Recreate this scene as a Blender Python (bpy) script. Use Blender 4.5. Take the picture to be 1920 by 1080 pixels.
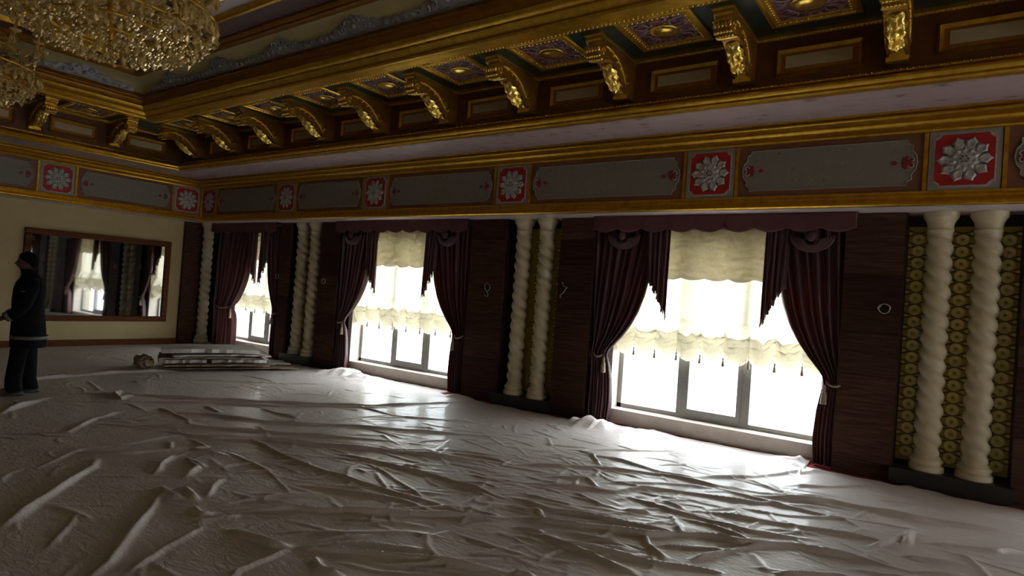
import bpy, math, random
import numpy as np
from mathutils import Vector, Matrix, noise
random.seed(7); rng = np.random.RandomState(5)
PI = math.pi
S = bpy.context.scene; COL = S.collection
for o in list(bpy.data.objects): bpy.data.objects.remove(o)

# ---------------------------------------------------------------- camera, sky, lights, exposure
# design coordinates: X grows to the LEFT along the window wall, Y towards it, Z up; bl() turns them into Blender's
F_PX, YAW, PITCH, ROLL, CAM_H = 1159.7, 0.6192, 0.01032, -0.07007, 1.6
def bl(p): return Vector((-p[0], p[1], p[2]))
fw = Vector((math.sin(YAW)*math.cos(PITCH), math.cos(YAW)*math.cos(PITCH), math.sin(PITCH)))
rt = Vector((-math.cos(YAW), math.sin(YAW), 0)); up = -rt.cross(fw)
r2 = math.cos(ROLL)*rt - math.sin(ROLL)*up; u2 = math.sin(ROLL)*rt + math.cos(ROLL)*up
def floor_at(px, py, z=0.0):
    """the spot in the room (design coordinates) behind a point of the 1920x1080 frame, at height z"""
    d = fw + (px-960)/F_PX*r2 - (py-540)/F_PX*u2
    t = (z-CAM_H)/d.z
    return (d.x*t, d.y*t)
cd = bpy.data.cameras.new('camera'); cam = bpy.data.objects.new('camera', cd); COL.objects.link(cam)
cd.sensor_width = 36; cd.lens = F_PX/1920*36; cd.clip_start = 0.05; cd.clip_end = 300
R_, U_, F_ = bl(r2), bl(u2), bl(fw)
M4 = Matrix((R_, U_, -F_)).transposed().to_4x4(); M4.translation = Vector((0, 0, CAM_H)); cam.matrix_world = M4
S.camera = cam

w = bpy.data.worlds.new('overcast_sky'); S.world = w; w.use_nodes = True
bg = w.node_tree.nodes['Background']; bg.inputs[0].default_value = (0.90, 0.94, 1.0, 1); bg.inputs[1].default_value = 13.0
vs = S.view_settings; vs.view_transform = 'Standard'; vs.look = 'None'; vs.gamma = 1; vs.use_curve_mapping = False; vs.exposure = 0.2
cy = S.cycles; cy.use_denoising = True; cy.max_bounces = 9; cy.diffuse_bounces = 5; cy.glossy_bounces = 4
cy.transmission_bounces = 6; cy.transparent_max_bounces = 12; cy.sample_clamp_indirect = 4.0; cy.caustics_reflective = False; cy.caustics_refractive = False
def portal(x, y, z, wx, wz, facing):
    l = bpy.data.lights.new('window_portal', 'AREA'); l.shape = 'RECTANGLE'; l.size = wx; l.size_y = wz; l.cycles.is_portal = True
    o = bpy.data.objects.new('window_portal', l); COL.objects.link(o); o.location = bl((x, y, z))
    o.rotation_euler = Vector(bl(facing)).to_track_quat('-Z', 'Z').to_euler()
# window centres / frame half-width / drape half-width along the window wall
WIN = [(2.36, 1.27, 1.52), (7.57, 1.28, 1.53), (12.1, 1.05, 1.2), (-2.6, 1.27, 1.52), (-7.0, 0.9, 1.1)]
SILL, HEAD = 0.19, 2.50
EAST_WIN = [0.2, 4.6]; EHW, ETOP = 0.6, 2.2
for c, hw, dw in WIN: portal(c, 8.02, (SILL+HEAD)/2, hw*2, HEAD-SILL, (0, -1, 0))
for c in EAST_WIN: portal(-9.05, c, (ETOP+.1)/2, EHW*2, ETOP-.1, (1, 0, 0))

# ---------------------------------------------------------------- mesh helpers
class MB:
    def __init__(s): s.v = []; s.f = []; s.m = []; s.cm = 0
    def add(s, vs_, fs):
        n = len(s.v); s.v += [tuple(p) for p in vs_]; s.f += [tuple(i+n for i in f) for f in fs]; s.m += [s.cm]*len(fs); return s
    def box(s, x0, x1, y0, y1, z0, z1):
        if x0 > x1: x0, x1 = x1, x0
        if y0 > y1: y0, y1 = y1, y0
        if z0 > z1: z0, z1 = z1, z0
        return s.add([(x0,y0,z0),(x1,y0,z0),(x1,y1,z0),(x0,y1,z0),(x0,y0,z1),(x1,y0,z1),(x1,y1,z1),(x0,y1,z1)],
                     [(0,3,2,1),(4,5,6,7),(0,1,5,4),(1,2,6,5),(2,3,7,6),(3,0,4,7)])
    def prism(s, poly, a0, a1, axis='y'):
        """poly of (u,v): axis y -> (u,a,v); axis x -> (a,u,v); axis z -> (u,v,a)"""
        def P(u, v, a): return (u, a, v) if axis == 'y' else ((a, u, v) if axis == 'x' else (u, v, a))
        n = len(poly)
        return s.add([P(u, v, a0) for u, v in poly]+[P(u, v, a1) for u, v in poly],
                     [tuple(range(n)), tuple(range(2*n-1, n-1, -1))]+[(i, i+n, (i+1) % n+n, (i+1) % n) for i in range(n)])
    def lathe(s, prof, cx=0, cy=0, n=20, z0=0, wob=None):
        vs_ = []
        for r, z in prof:
            for i in range(n):
                a = 2*PI*i/n; rr = wob(r, a, z) if wob else r
                vs_.append((cx+rr*math.cos(a), cy+rr*math.sin(a), z0+z))
        k = len(prof); fs = [(j*n+i, j*n+(i+1) % n, (j+1)*n+(i+1) % n, (j+1)*n+i) for j in range(k-1) for i in range(n)]
        fs += [tuple(reversed(range(n))), tuple((k-1)*n+i for i in range(n))]
        return s.add(vs_, fs)
    def grid(s, fn, nu, nv, closed=False):
        vs_ = [fn(i/nu, j/nv) for j in range(nv+1) for i in range(nu+1)]
        return s.add(vs_, [(j*(nu+1)+i, j*(nu+1)+i+1, (j+1)*(nu+1)+i+1, (j+1)*(nu+1)+i) for j in range(nv) for i in range(nu)])
    def tube(s, pts, r, n=8, closed=False):
        pts = [Vector(p) for p in pts]; k = len(pts); vs_ = []; prev = None
        for i, p in enumerate(pts):
            a = pts[(i-1) % k] if closed else pts[max(0, i-1)]; b = pts[(i+1) % k] if closed else pts[min(k-1, i+1)]
            t = (b-a).normalized()
            if prev is None:
                ref = Vector((0, 0, 1)) if abs(t.z) < .9 else Vector((1, 0, 0)); u = t.cross(ref).normalized()
            else: u = (prev-t*prev.dot(t)).normalized()
            prev = u; v = t.cross(u); rr = r[i] if isinstance(r, (list, tuple)) else r
            for j in range(n):
                q = 2*PI*j/n; vs_.append(p+(u*math.cos(q)+v*math.sin(q))*rr)
        fs = [(i*n+j, i*n+(j+1) % n, ((i+1) % k)*n+(j+1) % n, ((i+1) % k)*n+j) for i in range(k if closed else k-1) for j in range(n)]
        if not closed: fs += [tuple(reversed(range(n))), tuple((k-1)*n+j for j in range(n))]
        return s.add(vs_, fs)
    def ball(s, c, r, nu=8, nv=5, sc=(1, 1, 1)):
        vs_ = [(c[0], c[1], c[2]-r*sc[2])]
        for j in range(1, nv):
            ph = -PI/2+PI*j/nv
            for i in range(nu):
                a = 2*PI*i/nu; vs_.append((c[0]+r*sc[0]*math.cos(a)*math.cos(ph), c[1]+r*sc[1]*math.sin(a)*math.cos(ph), c[2]+r*sc[2]*math.sin(ph)))
        vs_.append((c[0], c[1], c[2]+r*sc[2])); t = len(vs_)-1
        fs = [(0, 1+(i+1) % nu, 1+i) for i in range(nu)]
        for j in range(nv-2):
            fs += [(1+j*nu+i, 1+j*nu+(i+1) % nu, 1+(j+1)*nu+(i+1) % nu, 1+(j+1)*nu+i) for i in range(nu)]
        fs += [(1+(nv-2)*nu+i, 1+(nv-2)*nu+(i+1) % nu, t) for i in range(nu)]
        return s.add(vs_, fs)
    def ring_sweep(s, prof, closed=False):
        """sweep a profile of (q, z) round the room; q = distance inwards from the frieze face"""
        n = len(prof); vs_ = []
        for q, z in prof:
            vs_ += [(FX1-q, FY1-q, z), (FX0+q, FY1-q, z), (FX0+q, FY0+q, z), (FX1-q, FY0+q, z)]
        m = n if closed else n-1
        fs = [(a*4+c, a*4+(c+1) % 4, ((a+1) % n)*4+(c+1) % 4, ((a+1) % n)*4+c) for a in range(m) for c in range(4)]
        return s.add(vs_, fs)
    def mesh(s, name, mats, smooth=False, angle=None):
        me = bpy.data.meshes.new(name)
        me.from_pydata([(-x, y, z) for x, y, z in s.v], [], [tuple(reversed(f)) for f in s.f])
        for m in (mats if isinstance(mats, (list, tuple)) else [mats]): me.materials.append(m)
        if isinstance(mats, (list, tuple)) and len(mats) > 1: me.polygons.foreach_set('material_index', s.m)
        if smooth or angle:
            me.polygons.foreach_set('use_smooth', [True]*len(s.f))
        me.update()
        if angle: me.set_sharp_from_angle(angle=math.radians(angle))
        return me
    def build(s, name, mats, parent=None, smooth=False, angle=None, loc=(0, 0, 0), rz=0, fix=False):
        me = s.mesh(name, mats, smooth, angle)
        if fix:
            import bmesh
            b = bmesh.new(); b.from_mesh(me); bmesh.ops.recalc_face_normals(b, faces=b.faces); b.to_mesh(me); b.free()
        return link(name, me, parent, loc, rz)
def link(name, me, parent=None, loc=(0, 0, 0), rz=0, rot=None):
    o = bpy.data.objects.new(name, me); COL.objects.link(o); o.location = bl(loc)
    o.rotation_euler = rot if rot else (0, 0, -rz)
    if parent: o.parent = parent
    return o
def tag(o, label, cat, group=None, kind=None):
    o['label'] = label; o['category'] = cat
    if group: o['group'] = group
    if kind: o['kind'] = kind
    return o
def struct(o, label=None):
    o['kind'] = 'structure'
    if label: o['label'] = label
    return o
def empty(name, loc, rz=0):
    o = bpy.data.objects.new(name, None); COL.objects.link(o); o.location = bl(loc); o.rotation_euler = (0, 0, -rz); o.empty_display_size = .1
    return o
def copy_tree(o, parent=None, loc=None):
    c = o.copy(); COL.objects.link(c); c.parent = parent
    if loc is not None: c.location = bl(loc)
    for ch in [k for k in bpy.data.objects if k.parent == o]: copy_tree(ch, c)
    return c

# ---------------------------------------------------------------- materials
def nodes(name):
    m = bpy.data.materials.new(name); m.use_nodes = True; nt = m.node_tree
    return m, nt, nt.nodes['Principled BSDF'], nt.nodes['Material Output']
def N(nt, t, **kw):
    n = nt.nodes.new(t)
    for k, v in kw.items():
        if k.startswith('i_'): n.inputs[k[2:].replace('_', ' ')].default_value = v
        else: setattr(n, k, v)
    return n
def mapped(nt, scale=(1, 1, 1), rot=(0, 0, 0), coord='Object'):
    tc = N(nt, 'ShaderNodeTexCoord'); mp = N(nt, 'ShaderNodeMapping'); mp.inputs['Scale'].default_value = scale; mp.inputs['Rotation'].default_value = rot
    nt.links.new(tc.outputs[coord], mp.inputs[0]); return mp.outputs[0]
def ramp(nt, src, stops):
    r = N(nt, 'ShaderNodeValToRGB'); e = r.color_ramp.elements
    e[0].position, e[0].color = stops[0][0], (*stops[0][1], 1); e[1].position, e[1].color = stops[-1][0], (*stops[-1][1], 1)
    for p, c in stops[1:-1]: k = e.new(p); k.color = (*c, 1)
    nt.links.new(src, r.inputs[0]); return r.outputs[0]
def noise_mat(name, c1, c2, scale=8, rough=.5, metal=0, bump=.0, bscale=None, stretch=(1, 1, 1), coat=0, detail=5, spec=.5, lo=.3, hi=.7):
    m, nt, b, out = nodes(name)
    mp = mapped(nt, stretch); n = N(nt, 'ShaderNodeTexNoise'); n.inputs['Scale'].default_value = scale; n.inputs['Detail'].default_value = detail
    nt.links.new(mp, n.inputs['Vector'])
    nt.links.new(ramp(nt, n.outputs['Fac'], [(lo, c1), (hi, c2)]), b.inputs['Base Color'])
    b.inputs['Roughness'].default_value = rough; b.inputs['Metallic'].default_value = metal; b.inputs['Coat Weight'].default_value = coat
    b.inputs['Specular IOR Level'].default_value = spec
    if bump:
        n2 = N(nt, 'ShaderNodeTexNoise'); n2.inputs['Scale'].default_value = bscale or scale*3; n2.inputs['Detail'].default_value = 4
        nt.links.new(mp, n2.inputs['Vector'])
        bp = N(nt, 'ShaderNodeBump'); bp.inputs['Strength'].default_value = bump; bp.inputs['Distance'].default_value = .01
        nt.links.new(n2.outputs['Fac'], bp.inputs['Height']); nt.links.new(bp.outputs[0], b.inputs['Normal'])
    return m
GOLD = noise_mat('gold_leaf', (.56, .31, .022), (.76, .48, .055), 14, .29, .85, .25, 60)
GOLD_BRIGHT = noise_mat('bright_gold_leaf', (.80, .52, .08), (.92, .68, .17), 20, .24, .9, .15, 50)
BRONZE = noise_mat('brown_gold_paint', (.30, .12, .014), (.42, .19, .025), 9, .40, .55, .1, 40)
BROWN = noise_mat('brown_lacquer', (.13, .042, .012), (.19, .066, .018), 6, .40, 0, .05, 30)
FRIEZE_BROWN = noise_mat('frieze_brown_paint', (.22, .085, .045), (.27, .11, .06), 7, .5)
CREAM = noise_mat('cream_wall_paint', (.50, .40, .20), (.56, .45, .24), 3, .62, 0, .05, 120)
PANEL_CREAM = noise_mat('cream_panel_paint', (.50, .40, .22), (.56, .46, .27), 6, .5)
COVE_CREAM = noise_mat('cove_cream_paint', (.46, .38, .17), (.52, .43, .20), 4, .5)
GREY_RELIEF = noise_mat('grey_relief_paint', (.30, .30, .33), (.44, .43, .45), 12, .4, .1, .2)
GREEN = noise_mat('dark_green_paint', (.018, .035, .028), (.03, .05, .04), 8, .35)
WHITE = noise_mat('white_sill_stone', (.60, .53, .45), (.70, .62, .54), 9, .35)
SOFFIT = noise_mat('pale_soffit_paint', (.58, .50, .50), (.64, .56, .55), 5, .5)
GREY_FRAME = noise_mat('grey_window_frame', (.27, .27, .26), (.31, .31, .30), 12, .4)
BLACK = noise_mat('black_plinth_lacquer', (.012, .008, .008), (.02, .012, .012), 5, .4)
CARPET = noise_mat('red_carpet', (.20, .015, .012), (.32, .03, .02), 90, .95, 0, .6, 300)
COLUMN = noise_mat('ivory_column_paint', (.47, .40, .25), (.57, .49, .32), 5, .42, 0, .08, 60)
RED = noise_mat('red_tile_paint', (.38, .012, .018), (.46, .02, .025), 12, .45)
TILE_GREY = noise_mat('grey_tile_paint', (.32, .30, .25), (.38, .35, .30), 10, .5)
ROSE_WHITE = noise_mat('white_rosette_paint', (.36, .34, .31), (.60, .58, .54), 30, .4)
MAROON = noise_mat('maroon_ornament', (.22, .02, .03), (.30, .03, .04), 20, .5)
CARD = noise_mat('grey_cardboard', (.52, .48, .44), (.64, .60, .55), 4, .8, 0, .15, 30)
CARD_DARK = noise_mat('brown_cardboard', (.22, .15, .10), (.30, .21, .14), 6, .85, 0, .2, 30)
CABLE = noise_mat('white_cable', (.36, .34, .34), (.44, .42, .42), 20, .4)
DARK_CLOTH = noise_mat('black_work_cloth', (.004, .004, .006), (.008, .008, .011), 25, .9, 0, .3, 80, spec=.12)
DARK_TROUSER = noise_mat('dark_trouser_cloth', (.004, .004, .0045), (.008, .0075, .008), 30, .9, spec=.12)
STRIPE = noise_mat('reflective_grey_tape', (.09, .085, .085), (.13, .125, .12), 30, .4)
SKIN = noise_mat('skin', (.10, .055, .04), (.14, .078, .055), 8, .6, spec=.2)
HAIR = noise_mat('black_hair', (.004, .003, .003), (.008, .007, .006), 60, .85, 0, .4, 120, spec=.1)
SHOE = noise_mat('dark_shoe', (.03, .025, .025), (.06, .05, .05), 20, .5)
FRINGE = noise_mat('cream_fringe', (.30, .23, .16), (.42, .33, .24), 40, .7)
WALL_PLAIN = noise_mat('plain_wall_paint', (.40, .33, .22), (.45, .37, .25), 3, .7)

def wood_mat():
    m, nt, b, out = nodes('dark_wood_veneer')
    mp = mapped(nt, (1.2, 3, 16)); n = N(nt, 'ShaderNodeTexNoise'); n.inputs['Scale'].default_value = 3; n.inputs['Detail'].default_value = 7; n.inputs['Distortion'].default_value = .6
    nt.links.new(mp, n.inputs['Vector'])
    oi = N(nt, 'ShaderNodeObjectInfo'); a = N(nt, 'ShaderNodeMath', operation='MULTIPLY_ADD'); a.inputs[1].default_value = .35; a.inputs[2].default_value = -.17
    nt.links.new(oi.outputs['Random'], a.inputs[0]); s = N(nt, 'ShaderNodeMath', operation='ADD'); nt.links.new(n.outputs['Fac'], s.inputs[0]); nt.links.new(a.outputs[0], s.inputs[1])
    nt.links.new(ramp(nt, s.outputs[0], [(.25, (.030, .013, .010)), (.5, (.055, .024, .017)), (.8, (.10, .048, .034))]), b.inputs['Base Color'])
    b.inputs['Roughness'].default_value = .7; b.inputs['Specular IOR Level'].default_value = .1
    return m
WOOD = wood_mat()
FRAME_WOOD = noise_mat('brown_frame_wood', (.10, .032, .009), (.16, .055, .016), 5, .6, stretch=(1, 1, 6), spec=.15)

def purple_mat(name, base, mark, scale, rough=.45):
    m, nt, b, out = nodes(name)
    mp = mapped(nt, (scale, scale*1.9, scale)); v = N(nt, 'ShaderNodeTexVoronoi'); v.inputs['Scale'].default_value = 1.0; v.inputs['Randomness'].default_value = .35
    nt.links.new(mp, v.inputs['Vector'])
    n = N(nt, 'ShaderNodeTexNoise'); n.inputs['Scale'].default_value = 4; n.inputs['Detail'].default_value = 5; nt.links.new(mp, n.inputs['Vector'])
    ad = N(nt, 'ShaderNodeMath', operation='MULTIPLY_ADD'); ad.inputs[1].default_value = .5; nt.links.new(n.outputs['Fac'], ad.inputs[0]); nt.links.new(v.outputs['Distance'], ad.inputs[2])
    nt.links.new(ramp(nt, ad.outputs[0], [(.47, mark), (.56, base), (1.0, tuple(min(1, c*1.12) for c in base))]), b.inputs['Base Color'])
    b.inputs['Roughness'].default_value = rough
    return m
PURPLE = purple_mat('mauve_patterned_soffit', (.36, .275, .285), (.17, .125, .135), 4.2)
PLUM = purple_mat('plum_ceiling_band', (.10, .055, .05), (.08, .04, .04), 4)

def coffer_mat():
    m, nt, b, out = nodes('plum_arabesque_panel')
    mp = mapped(nt, (9, 9, 9)); wv = N(nt, 'ShaderNodeTexVoronoi', feature='DISTANCE_TO_EDGE'); wv.inputs['Scale'].default_value = 1.6
    n = N(nt, 'ShaderNodeTexNoise'); n.inputs['Scale'].default_value = 1.2; n.inputs['Detail'].default_value = 3; nt.links.new(mp, n.inputs['Vector'])
    mx = N(nt, 'ShaderNodeMixRGB'); mx.inputs[0].default_value = .45; nt.links.new(mp, mx.inputs[1]); nt.links.new(n.outputs['Color'], mx.inputs[2]); nt.links.new(mx.outputs[0], wv.inputs['Vector'])
    nt.links.new(ramp(nt, wv.outputs['Distance'], [(.03, (.30, .20, .20)), (.09, (.13, .035, .045)), (.5, (.10, .025, .035))]), b.inputs['Base Color'])
    b.inputs['Roughness'].default_value = .5; return m
ARAB = coffer_mat()
def damask_mat():
    m, nt, b, out = nodes('grey_damask_panel')
    mp = mapped(nt, (1, 1, 1)); sx = N(nt, 'ShaderNodeSeparateXYZ'); nt.links.new(mp, sx.inputs[0])
    n = N(nt, 'ShaderNodeTexNoise'); n.inputs['Scale'].default_value = 26; n.inputs['Detail'].default_value = 6; n.inputs['Distortion'].default_value = 1.5; nt.links.new(mp, n.inputs['Vector'])
    v = N(nt, 'ShaderNodeTexVoronoi'); v.inputs['Scale'].default_value = 6.5; v.inputs['Randomness'].default_value = .25; nt.links.new(mp, v.inputs['Vector'])
    ad = N(nt, 'ShaderNodeMath', operation='MULTIPLY_ADD'); ad.inputs[1].default_value = 1.5; nt.links.new(n.outputs['Fac'], ad.inputs[0]); nt.links.new(v.outputs['Distance'], ad.inputs[2])
    nt.links.new(ramp(nt, ad.outputs[0], [(.70, (.15, .13, .08)), (.80, (.26, .23, .14)), (.88, (.19, .17, .12)), (.98, (.33, .30, .22)), (1.08, (.24, .22, .18)), (1.3, (.38, .36, .31))]), b.inputs['Base Color'])
    b.inputs['Roughness'].default_value = .55; return m
DAMASK = damask_mat()
LATTICE = noise_mat('gold_lattice_backing', (.42, .31, .05), (.60, .46, .09), 16, .45, .15, .3, 40)
LATTICE_DISC = noise_mat('gold_lattice_disc', (.78, .66, .22), (.90, .80, .32), 18, .42, .1, .2, 50)
LINE = noise_mat('dark_lattice_line', (.05, .03, .008), (.08, .05, .015), 20, .5)

def drape_mat():
    m, nt, b, out = nodes('mauve_striped_drape')
    uvn = N(nt, 'ShaderNodeUVMap'); sx = N(nt, 'ShaderNodeSeparateXYZ'); nt.links.new(uvn.outputs[0], sx.inputs[0])
    a = N(nt, 'ShaderNodeMath', operation='MULTIPLY'); a.inputs[1].default_value = 2*PI*16; nt.links.new(sx.outputs[0], a.inputs[0])
    c = N(nt, 'ShaderNodeMath', operation='SINE'); nt.links.new(a.outputs[0], c.inputs[0])
    d = N(nt, 'ShaderNodeMath', operation='MULTIPLY_ADD'); d.inputs[1].default_value = .5; d.inputs[2].default_value = .5; nt.links.new(c.outputs[0], d.inputs[0])
    col = ramp(nt, d.outputs[0], [(.2, (.050, .013, .016)), (.7, (.095, .028, .032)), (.9, (.15, .065, .065))])
    nt.links.new(col, b.inputs['Base Color']); b.inputs['Roughness'].default_value = .5; b.inputs['Sheen Weight'].default_value = .2
    t = N(nt, 'ShaderNodeBsdfTranslucent'); t.inputs[0].default_value = (.30, .055, .03, 1); mx = N(nt, 'ShaderNodeMixShader'); mx.inputs[0].default_value = .22
    nt.links.new(b.outputs[0], mx.inputs[1]); nt.links.new(t.outputs[0], mx.inputs[2]); nt.links.new(mx.outputs[0], out.inputs[0]); return m
DRAPE = drape_mat()
def cloth_mat(name, col, translucent, transparent=0, rough=.7):
    m, nt, b, out = nodes(name)
    n = N(nt, 'ShaderNodeTexNoise'); n.inputs['Scale'].default_value = 40; n.inputs['Detail'].default_value = 4; nt.links.new(mapped(nt), n.inputs['Vector'])
    c = ramp(nt, n.outputs['Fac'], [(.3, tuple(x*.88 for x in col)), (.7, col)]); nt.links.new(c, b.inputs['Base Color']); b.inputs['Roughness'].default_value = rough
    t = N(nt, 'ShaderNodeBsdfTranslucent'); nt.links.new(c, t.inputs[0]); mx = N(nt, 'ShaderNodeMixShader'); mx.inputs[0].default_value = translucent
    nt.links.new(b.outputs[0], mx.inputs[1]); nt.links.new(t.outputs[0], mx.inputs[2]); last = mx
    if transparent:
        tr = N(nt, 'ShaderNodeBsdfTransparent'); m2 = N(nt, 'ShaderNodeMixShader'); m2.inputs[0].default_value = transparent
        nt.links.new(last.outputs[0], m2.inputs[1]); nt.links.new(tr.outputs[0], m2.inputs[2]); last = m2
    nt.links.new(last.outputs[0], out.inputs[0]); return m
SHEER = cloth_mat('cream_sheer_blind', (.82, .76, .60), .42, .0)
SHEER_DENSE = cloth_mat('cream_gathered_cloth', (.80, .73, .54), .21, .0)
SHEER_HEM = cloth_mat('white_ruched_sheer', (.90, .87, .78), .62, .0)
VALANCE = cloth_mat('mauve_valance', (.12, .038, .042), .04)
def glass_mat(name, tint, gloss, rough=.0):
    m, nt, b, out = nodes(name); nt.nodes.remove(b)
    t = N(nt, 'ShaderNodeBsdfTransparent'); t.inputs[0].default_value = (*tint, 1); g = N(nt, 'ShaderNodeBsdfGlossy'); g.inputs['Roughness'].default_value = rough
    mx = N(nt, 'ShaderNodeMixShader'); mx.inputs[0].default_value = gloss
    if gloss > .2: mx.inputs[0].default_value = gloss
    nt.links.new(t.outputs[0], mx.inputs[1]); nt.links.new(g.outputs[0], mx.inputs[2]); nt.links.new(mx.outputs[0], out.inputs[0]); return m
GLASS = glass_mat('window_glass', (.93, .95, .94), .05)
def crystal_mat():
    m, nt, b, out = nodes('amber_crystal')
    b.inputs['Base Color'].default_value = (1.0, .80, .38, 1); b.inputs['Roughness'].default_value = .05; b.inputs['Metallic'].default_value = .3; b.inputs['Transmission Weight'].default_value = .2
    b.inputs['IOR'].default_value = 1.5; b.inputs['Specular IOR Level'].default_value = .9
    t = N(nt, 'ShaderNodeBsdfTransparent'); t.inputs[0].default_value = (1, .93, .78, 1); g = N(nt, 'ShaderNodeMixShader'); g.inputs[0].default_value = .42
    nt.links.new(b.outputs[0], g.inputs[1]); nt.links.new(t.outputs[0], g.inputs[2]); nt.links.new(g.outputs[0], out.inputs[0]); return m
CRYSTAL = crystal_mat()
def mirror_mat():
    m, nt, b, out = nodes('mirror_silvering'); b.inputs['Base Color'].default_value = (.42, .42, .42, 1); b.inputs['Metallic'].default_value = 1; b.inputs['Roughness'].default_value = .03; return m
MIRROR = mirror_mat()
def plastic_mat():
    m, nt, b, out = nodes('milky_dust_sheet')
    mp = mapped(nt); n = N(nt, 'ShaderNodeTexNoise'); n.inputs['Scale'].default_value = 1.1; n.inputs['Detail'].default_value = 6; nt.links.new(mp, n.inputs['Vector'])
    nt.links.new(ramp(nt, n.outputs['Fac'], [(.3, (.62, .55, .53)), (.7, (.72, .65, .635))]), b.inputs['Base Color'])
    b.inputs['Roughness'].default_value = .55; b.inputs['Specular IOR Level'].default_value = .35; b.inputs['Coat Weight'].default_value = .14; b.inputs['Coat Roughness'].default_value = .14
    n1 = N(nt, 'ShaderNodeTexNoise'); n1.inputs['Scale'].default_value = 9; n1.inputs['Detail'].default_value = 7; n1.inputs['Distortion'].default_value = 1.2; nt.links.new(mapped(nt, (1, 2.2, 1), (0, 0, .4)), n1.inputs['Vector'])
    n2 = N(nt, 'ShaderNodeTexNoise'); n2.inputs['Scale'].default_value = 160; nt.links.new(mp, n2.inputs['Vector'])
    b1 = N(nt, 'ShaderNodeBump'); b1.inputs['Strength'].default_value = .3; b1.inputs['Distance'].default_value = .02; nt.links.new(n1.outputs['Fac'], b1.inputs['Height'])
    b2 = N(nt, 'ShaderNodeBump'); b2.inputs['Strength'].default_value = .25; b2.inputs['Distance'].default_value = .003; nt.links.new(n2.outputs['Fac'], b2.inputs['Height']); nt.links.new(b1.outputs[0], b2.inputs['Normal'])
    nt.links.new(b2.outputs[0], b.inputs['Normal']); return m
PLASTIC = plastic_mat()

# ---------------------------------------------------------------- the room
XW, XE, YN, YS = 13.87, -8.95, 7.65, -2.5          # wall faces (west = far end wall, north = window wall)
FX1, FX0, FY1, FY0 = 13.31, -8.4, 6.93, -1.95      # face of the frieze
ZS = 2.70                                          # soffit under the frieze
struct(MB().box(XE-.3, XW+.3, YS-.3, 7.95, -.25, 0).build('floor', CARPET))
struct(MB().box(-40, 45, 8.3, 60, -.5, -.15).build('ground_outside', noise_mat('pale_paving', (.5, .5, .48), (.6, .6, .58), .6, .8)), 'pale paving outside the windows')

# window wall: solid with openings
b = MB(); xs = sorted([(c-hw-.02, c+hw+.02) for c, hw, dw in WIN]); x = XE-.3
for a0, a1 in xs:
    b.box(x, a0, YN, 7.95, 0, 4.95); b.box(a0, a1, YN, 7.95, HEAD, 4.95); b.box(a0, a1, YN, 7.95, 0, SILL-.03); x = a1
b.box(x, XW+.3, YN, 7.95, 0, 4.95)
wall_n = struct(b.build('wall_north', WALL_PLAIN))
wall_w = struct(MB().box(XW, XW+.3, YS, YN, 0, 4.95).build('wall_west', CREAM), 'cream end wall with the mirror')
struct(MB().box(XE-.3, XW+.3, YS-.3, YS, 0, 4.95).build('wall_south', CREAM))
b = MB(); y = YS-.3
for c in EAST_WIN:
    b.box(XE-.3, XE, y, c-EHW, 0, 4.95); b.box(XE-.3, XE, c-EHW, c+EHW, ETOP, 4.95); b.box(XE-.3, XE, c-EHW, c+EHW, 0, .1); y = c+EHW
b.box(XE-.3, XE, y, 7.95, 0, 4.95); struct(b.build('wall_east', CREAM))
struct(MB().box(XW-.04, XW-.001, YS, 6.86, 0, .125).build('baseboard_west', FRAME_WOOD))
struct(MB().box(XE, XW, YS+.001, YS+.04, 0, .125).build('baseboard_south', FRAME_WOOD))
struct(MB().box(XW-.10, XW-.001, 6.86, YN, 0, ZS).build('trim_1', WOOD), 'dark wooden strip at the end of the cream wall')

# soffit over the window bays, then the frieze and the stepped cornices as swept rings
def ring(name, prof, mat, label=None, angle=35, parent=None):
    o = MB().ring_sweep(prof).build(name, mat, parent, angle=angle)
    if parent is None: struct(o, label)
    return o
def frame_box(b, q0, q1, z0, z1):
    return b.ring_sweep([(q0, z0), (q1, z0), (q1, z1), (q0, z1)], closed=True)
struct(frame_box(MB(), -.72, -.002, ZS, ZS+.06).build('ceiling_soffit', SOFFIT), 'pale soffit above the windows')
frieze = struct(frame_box(MB(), -.72, 0, ZS+.06, 3.42).build('trim_2', FRIEZE_BROWN), 'brown painted frieze with cartouche panels and rosette tiles')
ring('trim_3', [(-.01, ZS), (.045, ZS), (.06, ZS+.012), (.06, ZS+.035), (.045, ZS+.045), (.035, ZS+.06), (.02, ZS+.075), (.018, ZS+.10), (.035, ZS+.115), (.03, ZS+.135), (-.01, ZS+.145)], GOLD, 'thin gilded moulding under the frieze')
ring('trim_4', [(-.01, 3.385), (.02, 3.385), (.045, 3.39), (.055, 3.405), (.05, 3.415), (.07, 3.42), (.10, 3.425), (.135, 3.445), (.15, 3.465), (.145, 3.475), (.17, 3.48), (.205, 3.49), (.225, 3.505), (.225, 3.52), (.21, 3.53), (.24, 3.535), (.26, 3.545), (.26, 3.565), (.0, 3.60)], GOLD, 'gilded cornice above the frieze')
ring('ceiling_cove', [(.15, 3.56), (.3, 3.548), (.5, 3.53), (.7, 3.525), (.88, 3.54), (1.0, 3.57), (1.05, 3.60)], PURPLE, 'mauve patterned cove between the two cornices', angle=60)
ring('trim_5', [(.9, 3.62), (.93, 3.55), (.95, 3.54), (1.03, 3.54), (1.045, 3.555), (1.04, 3.57), (1.06, 3.58), (1.075, 3.60), (1.07, 3.62), (1.05, 3.635), (1.03, 3.655), (1.0, 3.665), (.98, 3.67), (.98, 3.69), (.93, 3.695)], GOLD, 'gilded cornice under the corbels')
QF = .93                                            # fascia face: Y = 6.0
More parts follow.
